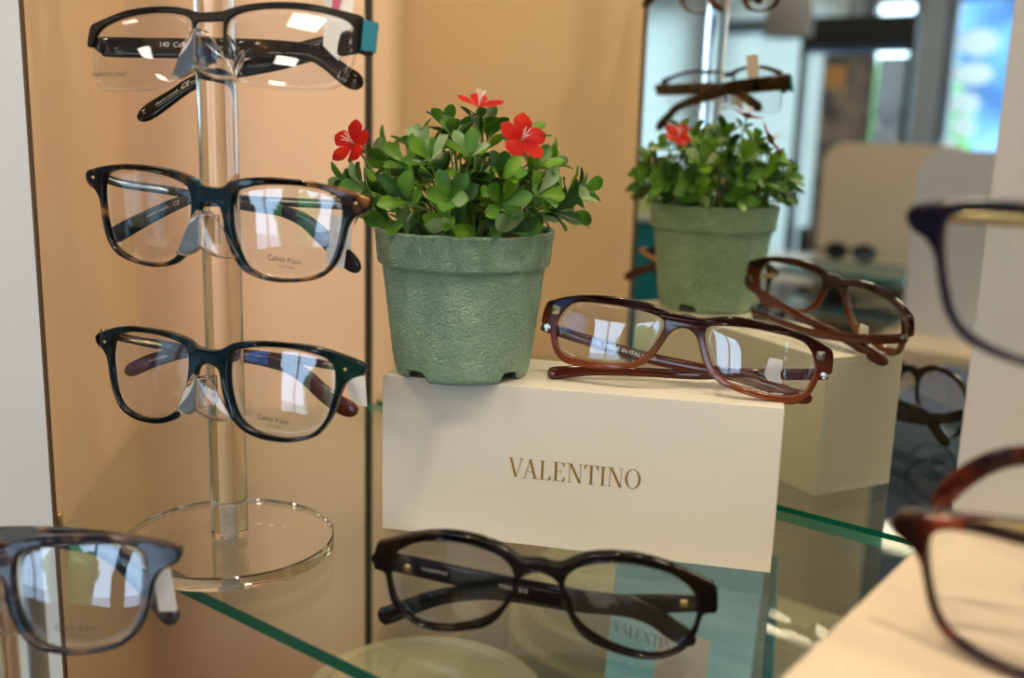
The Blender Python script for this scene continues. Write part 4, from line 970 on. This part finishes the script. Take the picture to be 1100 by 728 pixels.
part('lining', -1.99, -1.72, -2.2, -2.0, -.084, .00, mat('lime lining', (.50, .62, .25), rough=.6), lt)
part('lid', -1.99, -1.63, -2.2, -2.0, .0, .012, m_alu, lt)
bc = thing_box('blue_counter', 'deep blue counter seen low in the mirror beside the box', 'counter')
part('body', -.448, -.30, -.62, -.30, ZF, -.15, mat('deep blue', (.03, .06, .14), rough=.25), bc)
gm = thing_box('grey_lamp', 'round grey lamp shade at the top of the mirror', 'lamp')
bm = lathe_bm([(.075, 0), (.075, .06), (.06, .13), (.02, .19), (.02, .21)], 48, cap=False); bm.transform(Matrix.Translation(E(-1.42, -2.1, .50)))
from_bm('lamp_shade', bm, mat('grey shade', (.25, .25, .28), rough=.5), gm, smooth=40)
bm = lathe_bm([(.006, 0), (.006, .76)], 12); bm.transform(Matrix.Translation(E(-1.42, -2.1, .71)))
from_bm('cord', bm, m_black, gm)
# white round marks lettered on the right-hand window
m_dec = m_blind
wd = thing_box('window_sign', 'white painted marks on the window at the right end of the mirror', 'window sign')
for i, (t, z, w, h) in enumerate(((-1.345, .62, .17, .12), (-1.35, .48, .17, .10), (-1.37, .35, .13, .10), (-1.365, .245, .10, .10), (-1.42, .14, .08, .11), (-1.40, .03, .18, .035))):
    bm = bmesh.new(); bmesh.ops.create_uvsphere(bm, u_segments=24, v_segments=12, radius=1)
    bm.transform(Matrix.Translation(E(t, C0+.003, z)) @ Matrix.Rotation(RT, 4, 'Z') @ Matrix.Diagonal((w/2, .002, h/2, 1)))
    from_bm('mark', bm, m_dec, wd)

# ------------------------------------------------------------------ daylight, camera, view
w = bpy.data.worlds.new('World'); scene.world = w; w.use_nodes = True; nt = w.node_tree
bg = nt.nodes['Background']; bg.inputs[0].default_value = (.62, .80, 1.0, 1); bg.inputs[1].default_value = SKY
cam = bpy.data.cameras.new('Camera'); co = bpy.data.objects.new('Camera', cam); col.objects.link(co)
fpx = 1116.28; nad = Vector((393.845-550, 5629.15-364, fpx)).normalized()   # straight down, in picture axes (x right, y down, z ahead)
up = -nad; Yc = Vector((0, 0, 1)); Yc = (Yc-up*Yc.dot(up)).normalized(); Xc = Yc.cross(up).normalized()
if Xc.x < 0: Xc = -Xc
# rows: world axes in picture axes; camera axes are x right, y up, z back
def w_of(v): return Vector((v.dot(Xc), v.dot(Yc), v.dot(up)))
cx, cy, cz = w_of(Vector((1, 0, 0))), w_of(Vector((0, -1, 0))), w_of(Vector((0, 0, -1)))
co.matrix_world = Matrix(((cx.x, cy.x, cz.x, 0), (cx.y, cy.y, cz.y, 0), (cx.z, cy.z, cz.z, CAM_H), (0, 0, 0, 1)))
cam.sensor_width = 36; cam.lens = 36*fpx/1100; cam.clip_start = .01; cam.clip_end = 60
cam.dof.use_dof = True; cam.dof.focus_distance = .545; cam.dof.aperture_fstop = FSTOP; cam.dof.aperture_blades = 7
scene.camera = co
vs = scene.view_settings; vs.view_transform = 'Standard'; vs.look = 'None'; vs.gamma = 1; vs.use_curve_mapping = False; vs.exposure = EXPO
cy_ = scene.cycles
cy_.max_bounces = 14; cy_.transparent_max_bounces = 32; cy_.transmission_bounces = 12; cy_.glossy_bounces = 8; cy_.diffuse_bounces = 4
cy_.caustics_reflective = True; cy_.caustics_refractive = True; cy_.sample_clamp_indirect = 4; cy_.use_denoising = True
cy_.use_light_tree = True
